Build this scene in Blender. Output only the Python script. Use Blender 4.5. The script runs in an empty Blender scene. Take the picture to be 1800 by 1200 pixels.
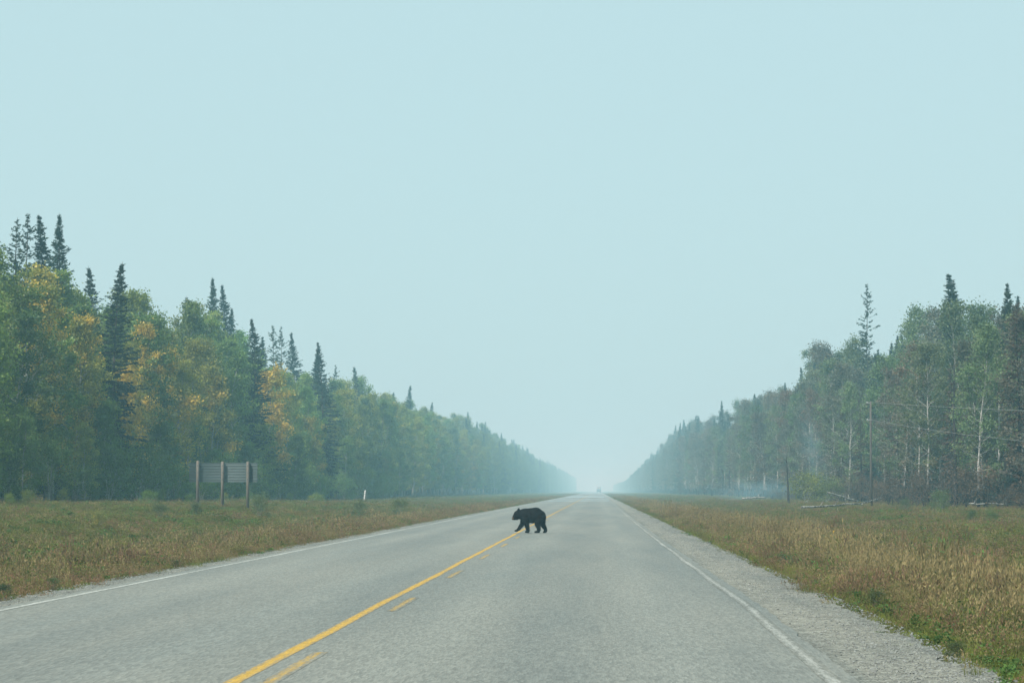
import bpy, math, random
import numpy as np
from mathutils import Vector, Matrix, noise as mnoise

# ------------------------------------------------------------------ camera, sky, sun, exposure
scn = bpy.context.scene
EYE = 1.17                      # metres, a driver's eye / dash height
FPX = 4250.0                    # focal length in photo pixels (85 mm on a 36 mm wide frame)
VPX, VPY = 1050.0, 862.0        # where the road vanishes
cam_d = bpy.data.cameras.new('camera'); cam_d.lens = 85.0; cam_d.sensor_width = 36.0
cam_d.clip_start = 0.1; cam_d.clip_end = 20000
cam = bpy.data.objects.new('camera', cam_d); scn.collection.objects.link(cam)
YAW = math.atan((VPX - 900) / FPX); PITCH = math.atan((VPY - 600) / FPX)
cam.location = (0, 0, EYE); cam.rotation_euler = (math.pi / 2 + PITCH, 0, YAW)
scn.camera = cam
SUN_AZ, SUN_EL = math.radians(-148), math.radians(46)     # azimuth from +Y (along the road) clockwise
to_sun = Vector((math.sin(SUN_AZ) * math.cos(SUN_EL), math.cos(SUN_AZ) * math.cos(SUN_EL), math.sin(SUN_EL)))

world = bpy.data.worlds.new('World'); scn.world = world; world.use_nodes = True
wt = world.node_tree; wt.nodes.clear()
w_out = wt.nodes.new('ShaderNodeOutputWorld'); w_bg = wt.nodes.new('ShaderNodeBackground')
w_sky = wt.nodes.new('ShaderNodeTexSky'); w_sky.sky_type = 'NISHITA'; w_sky.sun_disc = False
w_sky.sun_elevation = SUN_EL; w_sky.sun_rotation = SUN_AZ % (2 * math.pi)
w_sky.air_density = 1.0; w_sky.dust_density = 4.0; w_sky.ozone_density = 2.0
w_mix = wt.nodes.new('ShaderNodeMix'); w_mix.data_type = 'RGBA'; w_mix.blend_type = 'MIX'
w_mix.inputs[0].default_value = 0.86                       # smoke veils the whole sky evenly
w_mix.inputs[7].default_value = (4.15, 5.95, 6.2, 1)
wt.links.new(w_sky.outputs[0], w_mix.inputs[6]); wt.links.new(w_mix.outputs[2], w_bg.inputs[0])
w_bg.inputs[1].default_value = 0.10
wt.links.new(w_bg.outputs[0], w_out.inputs[0])

sun_d = bpy.data.lights.new('sun', 'SUN'); sun_d.energy = 3.8; sun_d.angle = math.radians(3); sun_d.color = (1.0, 0.95, 0.85)
sun = bpy.data.objects.new('sun', sun_d); scn.collection.objects.link(sun)
sun.rotation_euler = to_sun.to_track_quat('Z', 'Y').to_euler(); sun.location = to_sun * 100
vs = scn.view_settings; vs.view_transform = 'Standard'; vs.look = 'None'; vs.exposure = 0.43; vs.gamma = 1.0
vs.use_curve_mapping = False
scn.cycles.max_bounces = 6; scn.cycles.diffuse_bounces = 3; scn.cycles.transmission_bounces = 3
scn.cycles.transparent_max_bounces = 8; scn.cycles.volume_bounces = 2
HAZE_DENSITY = 0.00112
HAZE_COLOR = (0.40, 0.76, 0.92)

rng = np.random.default_rng(11); random.seed(11)
COL = scn.collection

# ------------------------------------------------------------------ helpers
_R = cam.rotation_euler.to_matrix()
def at(px, D, py=None):
    """World x (and z) of the point at distance D down the road that sits at photo pixel px, py."""
    d = _R @ Vector(((px - 900) / FPX, (600 - (py if py is not None else 862)) / FPX, -1))
    t = D / d.y
    return d.x * t, EYE + d.z * t
_Rt = _R.transposed()
def project(x, y, z):
    c = _Rt @ (Vector((x, y, z)) - Vector((0, 0, EYE)))
    return 900 + FPX * c.x / -c.z, 600 - FPX * c.y / -c.z

def mesh_np(name, V, F4=None, F3=None, attrs=None, mats=(), mi4=None, mi3=None, smooth=False):
    V = np.asarray(V, np.float32); me = bpy.data.meshes.new(name)
    F4 = np.zeros((0, 4), np.int32) if F4 is None else np.asarray(F4, np.int32).reshape(-1, 4)
    F3 = np.zeros((0, 3), np.int32) if F3 is None else np.asarray(F3, np.int32).reshape(-1, 3)
    me.vertices.add(len(V)); me.vertices.foreach_set('co', V.ravel())
    me.loops.add(F4.size + F3.size); me.loops.foreach_set('vertex_index', np.concatenate([F4.ravel(), F3.ravel()]))
    me.polygons.add(len(F4) + len(F3))
    st = np.concatenate([np.arange(len(F4)) * 4, F4.size + np.arange(len(F3)) * 3]).astype(np.int32)
    me.polygons.foreach_set('loop_start', st)
    if mi4 is not None or mi3 is not None:
        a = np.zeros(len(F4), np.int32) if mi4 is None else np.asarray(mi4, np.int32)
        b = np.zeros(len(F3), np.int32) if mi3 is None else np.asarray(mi3, np.int32)
        me.polygons.foreach_set('material_index', np.concatenate([a, b]))
    if smooth: me.polygons.foreach_set('use_smooth', np.ones(len(F4) + len(F3), bool))
    me.update(calc_edges=True)
    for k, v in (attrs or {}).items():
        v = np.asarray(v)
        at_ = me.attributes.new(k, 'INT' if v.dtype.kind == 'i' else 'FLOAT', 'POINT')
        at_.data.foreach_set('value', v.astype(np.int32 if v.dtype.kind == 'i' else np.float32))
    for m in mats: me.materials.append(m)
    return me

class Geo:
    """Collects vertices, quads and triangles with one float per vertex and a material per face."""
    def __init__(s): s.V = []; s.Q = []; s.T = []; s.a = []; s.mq = []; s.mt = []; s.n = 0
    def add(s, V, Q=None, T=None, a=None, m=0):
        V = np.asarray(V, float).reshape(-1, 3)
        if Q is not None and len(Q): Q = np.asarray(Q, int).reshape(-1, 4); s.Q.append(Q + s.n); s.mq.append(np.full(len(Q), m))
        if T is not None and len(T): T = np.asarray(T, int).reshape(-1, 3); s.T.append(T + s.n); s.mt.append(np.full(len(T), m))
        s.V.append(V); s.a.append(np.full(len(V), .5) if a is None else np.broadcast_to(np.asarray(a, float), (len(V),)).copy()); s.n += len(V)
    def tube(s, P, r, k=6, a=None, m=0, cap=True):
        P = np.asarray(P, float); r = np.broadcast_to(np.asarray(r, float), (len(P),))
        T = np.gradient(P, axis=0); T /= np.linalg.norm(T, axis=1)[:, None] + 1e-9
        ref = np.array([0, 0, 1.]) if abs(T[:, 2]).mean() < .85 else np.array([1., 0, 0])
        N = np.cross(T, ref); N /= np.linalg.norm(N, axis=1)[:, None] + 1e-9; B = np.cross(T, N)
        th = np.arange(k) * 2 * np.pi / k
        V = P[:, None] + r[:, None, None] * (np.cos(th)[None, :, None] * N[:, None] + np.sin(th)[None, :, None] * B[:, None])
        i = np.arange(len(P) - 1)[:, None] * k; j = np.arange(k)[None]; j2 = (j + 1) % k
        Q = np.stack([i + j, i + j2, i + k + j2, i + k + j], -1).reshape(-1, 4)
        Tt = []
        if cap:
            e = (len(P) - 1) * k
            Tt = [(0, q + 1, q) for q in range(1, k - 1)] + [(e, e + q, e + q + 1) for q in range(1, k - 1)]
        s.add(V.reshape(-1, 3), Q, Tt, a, m)
    def box(s, lo, hi, a=None, m=0):
        (x0, y0, z0), (x1, y1, z1) = lo, hi
        V = [(x0, y0, z0), (x1, y0, z0), (x1, y1, z0), (x0, y1, z0), (x0, y0, z1), (x1, y0, z1), (x1, y1, z1), (x0, y1, z1)]
        s.add(V, [(0, 3, 2, 1), (4, 5, 6, 7), (0, 1, 5, 4), (1, 2, 6, 5), (2, 3, 7, 6), (3, 0, 4, 7)], None, a, m)
    def leaves(s, C, size, asp=.55, N=None, up=0.0, a=None, m=0, r=rng, D=None):
        """diamond leaves at centres C; D fixes the long axis"""
        n = len(C); C = np.asarray(C, float)
        A = r.normal(size=(n, 3)) if D is None else np.asarray(D, float) + r.normal(size=(n, 3)) * .25
        A[:, 2] -= up; A /= np.linalg.norm(A, axis=1)[:, None]
        B = r.normal(size=(n, 3)); B -= (B * A).sum(1)[:, None] * A; B /= np.linalg.norm(B, axis=1)[:, None]
        L = (np.broadcast_to(size, (n,)) * r.uniform(.7, 1.3, n))[:, None] * .5
        V = np.stack([C - A * L, C + B * L * asp, C + A * L, C - B * L * asp], 1).reshape(-1, 3)
        s.add(V, np.arange(n * 4).reshape(-1, 4), None, np.repeat(r.uniform(0, 1, n) if a is None else a, 4), m)
    def mesh(s, name, mats, smooth=False):
        return mesh_np(name, np.concatenate(s.V), np.concatenate(s.Q) if s.Q else None, np.concatenate(s.T) if s.T else None,
                       {'v': np.concatenate(s.a)}, mats, np.concatenate(s.mq) if s.mq else None, np.concatenate(s.mt) if s.mt else None, smooth)

def link(name, me, parent=None, loc=None):
    o = bpy.data.objects.new(name, me); COL.objects.link(o)
    if parent is not None: o.parent = parent
    if loc is not None: o.location = loc
    return o
def tag(o, label=None, cat=None, group=None, kind=None):
    if label: o['label'] = label
    if cat: o['category'] = cat
    if group: o['group'] = group
    if kind: o['kind'] = kind
    return o
def empty(name, loc=(0, 0, 0), rz=0, sc=1.0):
    o = bpy.data.objects.new(name, None); COL.objects.link(o); o.empty_display_size = .3
    o.location = loc; o.rotation_euler = (0, 0, rz)
    o.scale = sc if hasattr(sc, '__len__') else (sc, sc, sc)
    return o

# ------------------------------------------------------------------ materials
class NT:
    def __init__(s, name):
        s.m = bpy.data.materials.new(name); s.m.use_nodes = True; s.t = s.m.node_tree; s.t.nodes.clear()
        s.out = s.n('ShaderNodeOutputMaterial')
    def n(s, k, **kw):
        x = s.t.nodes.new(k)
        for a, b in kw.items(): setattr(x, a, b)
        return x
    def l(s, a, b): s.t.links.new(a, b)
    def put(s, sock, v):
        if isinstance(v, bpy.types.NodeSocket): s.l(v, sock)
        elif isinstance(v, tuple) and len(v) == 3 and sock.type == 'RGBA': sock.default_value = (*v, 1)
        else: sock.default_value = v
    def noise(s, vec, scale, detail=3, rough=.55, dim='3D'):
        x = s.n('ShaderNodeTexNoise'); x.inputs['Scale'].default_value = scale; x.inputs['Detail'].default_value = detail
        x.inputs['Roughness'].default_value = rough
        if vec is not None: s.l(vec, x.inputs['Vector'])
        return x.outputs['Fac']
    def ramp(s, f, lo, hi, a=0.0, b=1.0):
        x = s.n('ShaderNodeMapRange'); x.inputs[1].default_value = lo; x.inputs[2].default_value = hi
        s.put(x.inputs[0], f); s.put(x.inputs[3], a); s.put(x.inputs[4], b); return x.outputs[0]
    def mix(s, f, a, b, mode='MIX'):
        x = s.n('ShaderNodeMix', data_type='RGBA', blend_type=mode); s.put(x.inputs[0], f); s.put(x.inputs[6], a); s.put(x.inputs[7], b); return x.outputs[2]
    def math(s, op, a, b=0.0):
        x = s.n('ShaderNodeMath', operation=op); s.put(x.inputs[0], a); s.put(x.inputs[1], b); return x.outputs[0]
    def pos(s, scale=None, which='Object'):
        x = s.n('ShaderNodeTexCoord').outputs[which]
        if scale is None: return x
        v = s.n('ShaderNodeMapping'); s.l(x, v.inputs[0]); v.inputs['Scale'].default_value = scale; return v.outputs[0]
    def attr(s, name):
        x = s.n('ShaderNodeAttribute'); x.attribute_name = name; return x.outputs['Fac']
    def scale_rgb(s, c, f):
        x = s.n('ShaderNodeVectorMath', operation='SCALE'); s.put(x.inputs[0], c); s.put(x.inputs['Scale'], f); return x.outputs[0]
    def bsdf(s, color, rough=.7, spec=.3, bump=None, bstr=.3, bdist=.02, metal=0.0):
        b = s.n('ShaderNodeBsdfPrincipled'); s.put(b.inputs['Base Color'], color); s.put(b.inputs['Roughness'], rough)
        b.inputs['Specular IOR Level'].default_value = spec; b.inputs['Metallic'].default_value = metal
        if bump is not None:
            q = s.n('ShaderNodeBump'); q.inputs['Strength'].default_value = bstr; q.inputs['Distance'].default_value = bdist
            s.l(bump, q.inputs['Height']); s.l(q.outputs[0], b.inputs['Normal'])
        return b.outputs[0]
    def done(s, sh): s.l(sh, s.out.inputs['Surface']); return s.m

def leaf_material(name, gold, spot=.5, trans=.35, rough=.5, spec=.35, fixed=None, amount=.1, scorch=0.0):
    """Colour from the object's colour; its alpha is how much of the crown has turned."""
    t = NT(name); oi = t.n('ShaderNodeObjectInfo'); p = t.pos()
    off = t.n('ShaderNodeVectorMath', operation='ADD'); t.l(p, off.inputs[0])
    sc = t.scale_rgb((7.0, 13.0, 29.0), oi.outputs['Random']); t.l(sc, off.inputs[1])
    nz = t.noise(off.outputs[0], spot, 3, .6)
    own, alpha = oi.outputs['Color'], oi.outputs['Alpha']
    if fixed: own, alpha = t.mix(oi.outputs['Random'], *fixed), amount
    v = t.attr('v')
    thr = t.math('ADD', nz, t.math('MULTIPLY', t.math('SUBTRACT', v, .5), .10))
    turned = t.ramp(t.math('ADD', thr, alpha), .84, .98)
    if scorch:                                              # the fire browned the lower crown
        sz_ = t.n('ShaderNodeSeparateXYZ'); t.l(p, sz_.inputs[0]); turned = t.math('MAXIMUM', turned, t.ramp(t.math('ADD', thr, t.ramp(sz_.outputs[2], 9.0, 3.0, 0.0, scorch)), .72, .92))
    nz2 = t.noise(off.outputs[0], 1.3, 2, .5)
    g = t.mix(nz2, gold, tuple(c * q for c, q in zip(gold, (1.05, .84, .75))))
    c = t.mix(turned, own, g)
    c = t.scale_rgb(c, t.math('MULTIPLY', t.ramp(v, 0, 1, .55, 1.5), t.ramp(nz2, .3, .7, .78, 1.2)))
    a = t.bsdf(c, rough, spec)
    tr = t.n('ShaderNodeBsdfTranslucent'); t.l(t.scale_rgb(c, 1.2), tr.inputs[0])
    m = t.n('ShaderNodeMixShader'); m.inputs[0].default_value = trans; t.l(a, m.inputs[1]); t.l(tr.outputs[0], m.inputs[2])
    return t.done(m.outputs[0])
M = {}
M['leaf'] = leaf_material('aspen_leaf', (.46, .37, .06), .3, rough=.48, spec=.4)
M['birch_leaf'] = leaf_material('scorched_birch_leaf', (.17, .125, .085), .4, .3, scorch=.27)
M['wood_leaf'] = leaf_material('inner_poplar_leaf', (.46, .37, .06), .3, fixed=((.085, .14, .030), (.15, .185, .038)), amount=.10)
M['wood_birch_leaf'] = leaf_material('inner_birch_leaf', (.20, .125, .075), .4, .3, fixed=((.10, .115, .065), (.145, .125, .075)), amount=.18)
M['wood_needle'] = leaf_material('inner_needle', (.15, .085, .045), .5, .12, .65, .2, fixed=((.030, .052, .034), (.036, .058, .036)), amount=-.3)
M['needle'] = leaf_material('conifer_needle', (.13, .088, .055), .5, .12, .65, .2)
def bark(name, c1, c2, sx=3., sz=14., char=False, lo=.45, hi=.6):
    t = NT(name); p = t.pos((sx, sx, sz)); q = t.pos()
    f = t.ramp(t.noise(p, 1.0, 4, .65), lo, hi)
    c = t.mix(f, c1, c2)
    if char:                                               # blackened by the fire near the foot, ragged upper limit
        sp = t.n('ShaderNodeSeparateXYZ'); t.l(q, sp.inputs[0])
        h = t.math('ADD', sp.outputs[2], t.math('MULTIPLY', t.noise(q, .8, 3), -5.0))
        c = t.mix(t.ramp(h, -.6, .5), (.018, .017, .017), c)
    return t.done(t.bsdf(c, .8, .2, t.noise(p, 2.5, 3), .4, .02))
M['birch_bark'] = bark('birch_bark', (.43, .425, .40), (.09, .082, .075), 3, 7, True, .50, .64)
M['aspen_bark'] = bark('aspen_bark', (.30, .31, .27), (.11, .11, .09), 3, 6, False, .5, .7)
M['spruce_bark'] = bark('spruce_bark', (.10, .085, .07), (.05, .045, .04), 6, 4)
M['burnt_bark'] = bark('charred_bark', (.022, .021, .02), (.055, .05, .047), 6, 5)
M['grey_log'] = bark('weathered_birch_log', (.34, .335, .31), (.07, .065, .06), 4, 4, False, .48, .60)
M['pole_wood'] = bark('weathered_pole_wood', (.11, .10, .09), (.07, .065, .06), 9, 1.2)
M['post_wood'] = bark('sawn_post_wood', (.20, .18, .155), (.145, .13, .115), 14, 1.0)

# asphalt: chip seal with pale stones, faint wheel tracks and warm dust streaks along the road
def asphalt_colour(t):
    p = t.pos((1, .13, 1))
    st = t.n('ShaderNodeTexVoronoi'); st.inputs['Scale'].default_value = 58; t.l(p, st.inputs['Vector'])
    cs = t.n('ShaderNodeSeparateColor'); t.l(st.outputs['Color'], cs.inputs[0])
    stone = t.ramp(cs.outputs[0], 0, 1, .78, 1.22)
    fine = t.ramp(t.noise(p, 24, 3, .7), .3, .7, .88, 1.12)
    long_ = t.noise(t.pos((.9, .035, 1)), 1.0, 4, .6)
    p0 = t.pos(); patch = t.noise(t.pos((.55, .05, 1)), 1.0, 4, .6)
    c = t.mix(t.ramp(long_, .35, .7), (.126, .134, .122), (.172, .170, .146))
    c = t.mix(t.ramp(patch, .42, .72), c, (.195, .190, .162))
    sp = t.n('ShaderNodeSeparateXYZ'); t.l(p0, sp.inputs[0])
    for xc in (-1.35, .55, -4.9, -3.1):                     # tyre-polished wheel tracks, a touch paler
        d = t.math('ABSOLUTE', t.math('SUBTRACT', sp.outputs[0], xc))
        c = t.scale_rgb(c, t.ramp(d, .0, .55, 1.13, 1.0))
    c = t.scale_rgb(c, t.math('MULTIPLY', stone, fine))
    return t, c, p, st
t = NT('asphalt'); t, c, p, st = asphalt_colour(t)
sp = t.n('ShaderNodeSeparateXYZ'); t.l(t.pos(), sp.inputs[0])
# heat-shimmer reflection put into the surface: smooth, shiny bands across the far road
yy = t.math('ADD', sp.outputs[1], t.math('MULTIPLY', t.noise(t.pos((.25, .02, 1)), 1.0, 3, .6), 26))
far = 0.0
for y0, y1 in ((284, 312), (342, 372), (432, 540)):
    far = t.math('MAXIMUM', far, t.math('MULTIPLY', t.ramp(yy, y0, y0 + 8), t.ramp(yy, y1, y1 - 14)))
b = t.bsdf(c, .66, .6, st.outputs['Distance'], .5, .008); b2 = t.bsdf(c, .2, .5)
m = t.n('ShaderNodeMixShader'); t.l(far, m.inputs[0]); t.l(b, m.inputs[1]); t.l(b2, m.inputs[2])
M['asphalt'] = t.done(m.outputs[0])

def paint(name, col, lo, hi, edge_sharp=1.0):
    t = NT(name); t, c, p, st = asphalt_colour(t)
    w = t.math('ADD', t.noise(p, 38, 3, .75), t.math('MULTIPLY', t.noise(t.pos((4., .35, 1)), 1.0, 4, .6), .8))
    v = t.attr('v')                                         # 0 on the line's long edges, 1 in its middle
    w = t.math('ADD', w, t.math('MULTIPLY', v, .35))
    f = t.ramp(w, lo, hi)
    pc = t.scale_rgb(col, t.ramp(t.noise(p, 30, 3, .7), .3, .7, .75, 1.2))
    return t.done(t.bsdf(t.mix(f, c, pc), .75, .3, st.outputs['Distance'], .4, .01))
M['white_paint'] = paint('worn_white_paint', (.50, .51, .48), .88, 1.40)
M['faded_paint'] = paint('faded_white_paint', (.50, .50, .47), 1.0, 1.7)
M['yellow_paint'] = paint('yellow_paint', (.47, .285, .045), .74, 1.18)
M['worn_yellow'] = paint('worn_yellow_paint', (.44, .27, .045), .95, 1.42)

def gravel_mat(name):
    t = NT(name); p = t.pos()
    st = t.n('ShaderNodeTexVoronoi'); st.inputs['Scale'].default_value = 42; t.l(p, st.inputs['Vector'])
    cs = t.n('ShaderNodeSeparateColor'); t.l(st.outputs['Color'], cs.inputs[0])
    c = t.mix(cs.outputs[1], (.130, .138, .124), (.270, .275, .245))
    c = t.mix(t.ramp(t.noise(t.pos((1.6, .2, 1)), 1.0, 4), .42, .62), c, (.275, .268, .228))
    sp = t.n('ShaderNodeSeparateXYZ'); t.l(p, sp.inputs[0]); d = t.math('ABSOLUTE', t.math('SUBTRACT', sp.outputs[0], 1.88))
    c = t.mix(t.ramp(d, .10, .26, .6, 0), c, (.30, .292, .25))      # a dusty wheel rut beside the paving
    c = t.scale_rgb(c, t.math('MULTIPLY', t.ramp(cs.outputs[0], 0, 1, .5, 1.4), t.ramp(t.noise(p, 3.0, 4, .65), .3, .7, .72, 1.2)))
    return t.done(t.bsdf(c, .9, .2, st.outputs['Distance'], .8, .03))
M['gravel'] = gravel_mat('gravel_bed')
t = NT('stone'); oi = t.n('ShaderNodeObjectInfo')
M['stone'] = t.done(t.bsdf(t.scale_rgb(t.mix(oi.outputs['Random'], (.27, .28, .265), (.14, .145, .14)), t.ramp(t.noise(t.pos(), 60, 3), .3, .7, .8, 1.2)), .85, .2))

t = NT('soil'); p = t.pos(); n1 = t.noise(p, .35, 5, .65); n2 = t.noise(p, 4.0, 4, .7)
c = t.mix(t.ramp(n1, .35, .65), (.10, .10, .045), (.135, .115, .06)); c = t.mix(t.ramp(n2, .45, .7), c, (.065, .085, .03))
M['soil'] = t.done(t.bsdf(c, .95, .1, n2, .6, .08))
t = NT('burnt_soil'); p = t.pos(); n2 = t.noise(p, 3.0, 4, .7)
M['burnt'] = t.done(t.bsdf(t.mix(t.ramp(n2, .5, .75), (.014, .014, .014), (.06, .055, .05)), .95, .1, n2, .6, .08))

def blade_mat(name, base, tip, patch, spread=.35, late=.2):
    """grass blades: base colour to tip colour along the blade ('v'), varying from clump to clump and in drifts"""
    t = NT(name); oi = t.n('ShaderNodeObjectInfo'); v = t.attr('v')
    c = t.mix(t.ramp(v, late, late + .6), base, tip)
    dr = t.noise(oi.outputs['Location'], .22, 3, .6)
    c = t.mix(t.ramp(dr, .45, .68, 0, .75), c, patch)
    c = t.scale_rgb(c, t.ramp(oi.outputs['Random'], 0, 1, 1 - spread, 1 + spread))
    a = t.bsdf(c, .7, .2); tr = t.n('ShaderNodeBsdfTranslucent'); t.l(c, tr.inputs[0])
    m = t.n('ShaderNodeMixShader'); m.inputs[0].default_value = .3; t.l(a, m.inputs[1]); t.l(tr.outputs[0], m.inputs[2])
    return t.done(m.outputs[0])
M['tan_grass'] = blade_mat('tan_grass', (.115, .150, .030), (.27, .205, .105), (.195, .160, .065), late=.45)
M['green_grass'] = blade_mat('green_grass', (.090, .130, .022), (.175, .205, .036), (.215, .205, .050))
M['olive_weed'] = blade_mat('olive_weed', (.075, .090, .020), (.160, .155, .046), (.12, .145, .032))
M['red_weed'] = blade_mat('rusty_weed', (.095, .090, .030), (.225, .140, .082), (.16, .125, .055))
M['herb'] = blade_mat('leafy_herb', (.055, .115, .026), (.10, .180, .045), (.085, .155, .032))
M['flower'] = blade_mat('yellow_flower', (.06, .09, .02), (.65, .42, .02), (.65, .42, .02))

# ------------------------------------------------------------------ ground
def road_left(y): return -6.05
def lerp(x, pts):
    return float(np.interp(x, [p[0] for p in pts], [p[1] for p in pts]))
EDGE_R = [(0, 1.46), (14.7, 1.45), (25, 1.52), (37, 1.47), (60, 1.40), (110, 1.36), (260, 1.42), (5000, 1.42)]
PROF_X = [-1500, -60, -28, -20, -16, -12.5, -9.5, -7.6, -6.4, -6.0, 1.6, 2.5, 3.6, 5.4, 8.0, 11, 15, 20, 60, 1500]
PROF_Z = [.7, .60, .50, .44, .34, .02, -.30, -.20, -.05, -.06, -.06, -.05, -.18, -.34, -.28, -.08, .05, .12, .25, .5]
def ground_z(x, y):
    z = np.interp(x, PROF_X, PROF_Z)
    a = np.clip((np.abs(np.asarray(x) + 2.0) - 5.0) / 4.0, 0, 1)
    far_ = np.clip((np.asarray(y, float) - 118.) / 90., 0, 1) * np.clip((-np.asarray(x, float) - 10.) / 6., 0, 1)
    return z - .36 * far_ + a * (.07 * np.sin(x * .9 + y * .23) * np.cos(y * .31 - x * .4) + .05 * np.sin(y * .11 + x * .13))
gx = np.unique(np.concatenate([np.linspace(-1500, -60, 10), np.linspace(-60, -30, 16), np.linspace(-30, 26, 113), np.linspace(26, 60, 18), np.linspace(60, 1500, 10), [-6.4, -6.0, 1.6, 2.5]]))
gy = np.unique(np.concatenate([np.linspace(-200, 10, 8), np.linspace(10, 160, 151), np.linspace(160, 600, 111), np.linspace(600, 5200, 60)]))
X, Y = np.meshgrid(gx, gy); Z = ground_z(X, Y)
nx, ny = len(gx), len(gy); I = (np.arange(ny - 1)[:, None] * nx + np.arange(nx - 1)[None]).ravel()
FG = np.stack([I, I + 1, I + nx + 1, I + nx], -1)
tag(link('ground', mesh_np('ground', np.stack([X, Y, Z], -1).reshape(-1, 3), FG, None, None, [M['soil']], smooth=True)), kind='structure')

def ribbon(name, ys, xl, xr, z, mat, parent=None, nacross=1, v_edges=False):
    ys = np.asarray(ys, float); L = np.array([xl(y) for y in ys]); R = np.array([xr(y) for y in ys])
    f = np.linspace(0, 1, nacross + 1); X = L[:, None] * (1 - f) + R[:, None] * f
    Zr = np.broadcast_to(np.asarray(z, float) if np.ndim(z) else z, X.shape)
    V = np.stack([X, np.broadcast_to(ys[:, None], X.shape), Zr], -1).reshape(-1, 3)
    k = nacross + 1; I = (np.arange(len(ys) - 1)[:, None] * k + np.arange(nacross)[None]).ravel()
    Q = np.stack([I, I + 1, I + k + 1, I + k], -1)
    v = np.broadcast_to(1 - np.abs(f * 2 - 1) if v_edges else f * 0 + .5, X.shape).ravel()
    return link(name, mesh_np(name, V, Q, None, {'v': v}, [mat]), parent)
ys_near = np.concatenate([np.arange(-30, 120, .25), np.arange(120, 400, 1.5), np.arange(400, 5201, 60)])
wob = lambda y, s, a: a * (mnoise.noise(Vector((y * .9, s, 0))) + .6 * mnoise.noise(Vector((y * 3.1, s + 5, 0))))
shoulder = ribbon('gravel_shoulder', ys_near, lambda y: -6.42 + wob(y, 1, .16), lambda y: 2.5 + wob(y, 9, .22), -.014, M['gravel'])
tag(shoulder, kind='structure')
road = ribbon('road', ys_near, lambda y: -6.02 + wob(y, 3, .05), lambda y: lerp(y, EDGE_R) + .15 + wob(y, 4, .05), 0.0, M['asphalt'])
tag(road, kind='structure')
ys_l = np.concatenate([np.arange(-30, 120, .5), np.arange(120, 400, 2), np.arange(400, 5201, 60)])
ribbon('edge_line', ys_l, lambda y: -5.90 + wob(y * .2, 6, .012), lambda y: -5.79 + wob(y * .2, 6, .012), .002, M['white_paint'], road, 2, True)
ribbon('edge_line', ys_l, lambda y: lerp(y, EDGE_R) - .06 + wob(y * .2, 7, .02), lambda y: lerp(y, EDGE_R) + .06 + wob(y * .2, 7, .02), .002, M['faded_paint'], road, 2, True)
ribbon('centre_line', ys_l, lambda y: -2.29 + wob(y * .15, 8, .014), lambda y: -2.185 + wob(y * .15, 8, .014), .002, M['yellow_paint'], road, 2, True)
for k in range(-3, 42):
    y0 = 14.6 + 9.0 * k
    ribbon('centre_dash', np.linspace(y0, y0 + 3.0, 7), lambda y: -2.065, lambda y: -1.955, .002, M['worn_yellow'], road, 2, True)

# burnt patches on the forest floor at the right-hand wood
def blob(name, cx, cy, rx, ry, mat, dz, n=40, rings=5):
    V = [(cx, cy, float(ground_z(cx, cy)) + dz)]; Q = []; T = []
    for r in range(1, rings + 1):
        for i in range(n):
            a = 2 * math.pi * i / n; w = 1 + .35 * mnoise.noise(Vector((math.cos(a) * 1.7 + cx, math.sin(a) * 1.7, cy)))
            x = cx + rx * r / rings * math.cos(a) * w; y = cy + ry * r / rings * math.sin(a) * w
            V.append((x, y, float(ground_z(x, y)) + dz))
    for i in range(n): T.append((0, 1 + i, 1 + (i + 1) % n))
    for r in range(rings - 1):
        for i in range(n):
            a = 1 + r * n; j = (i + 1) % n
            Q.append((a + i, a + n + i, a + n + j, a + j))
    return link(name, mesh_np(name, V, Q, T, None, [mat], smooth=True))
BURNT = []
for px, D, rx, ry in ((1640, 126, 2.7, 9), (1765, 122, 2.2, 8), (1500, 205, 3.0, 25), (1320, 300, 3.0, 40)):
    cx, _ = at(px, D); BURNT.append((cx, D, rx, ry))
    tag(blob('burnt_ground', cx, D, rx, ry, M['burnt'], .05), kind='structure')

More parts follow.
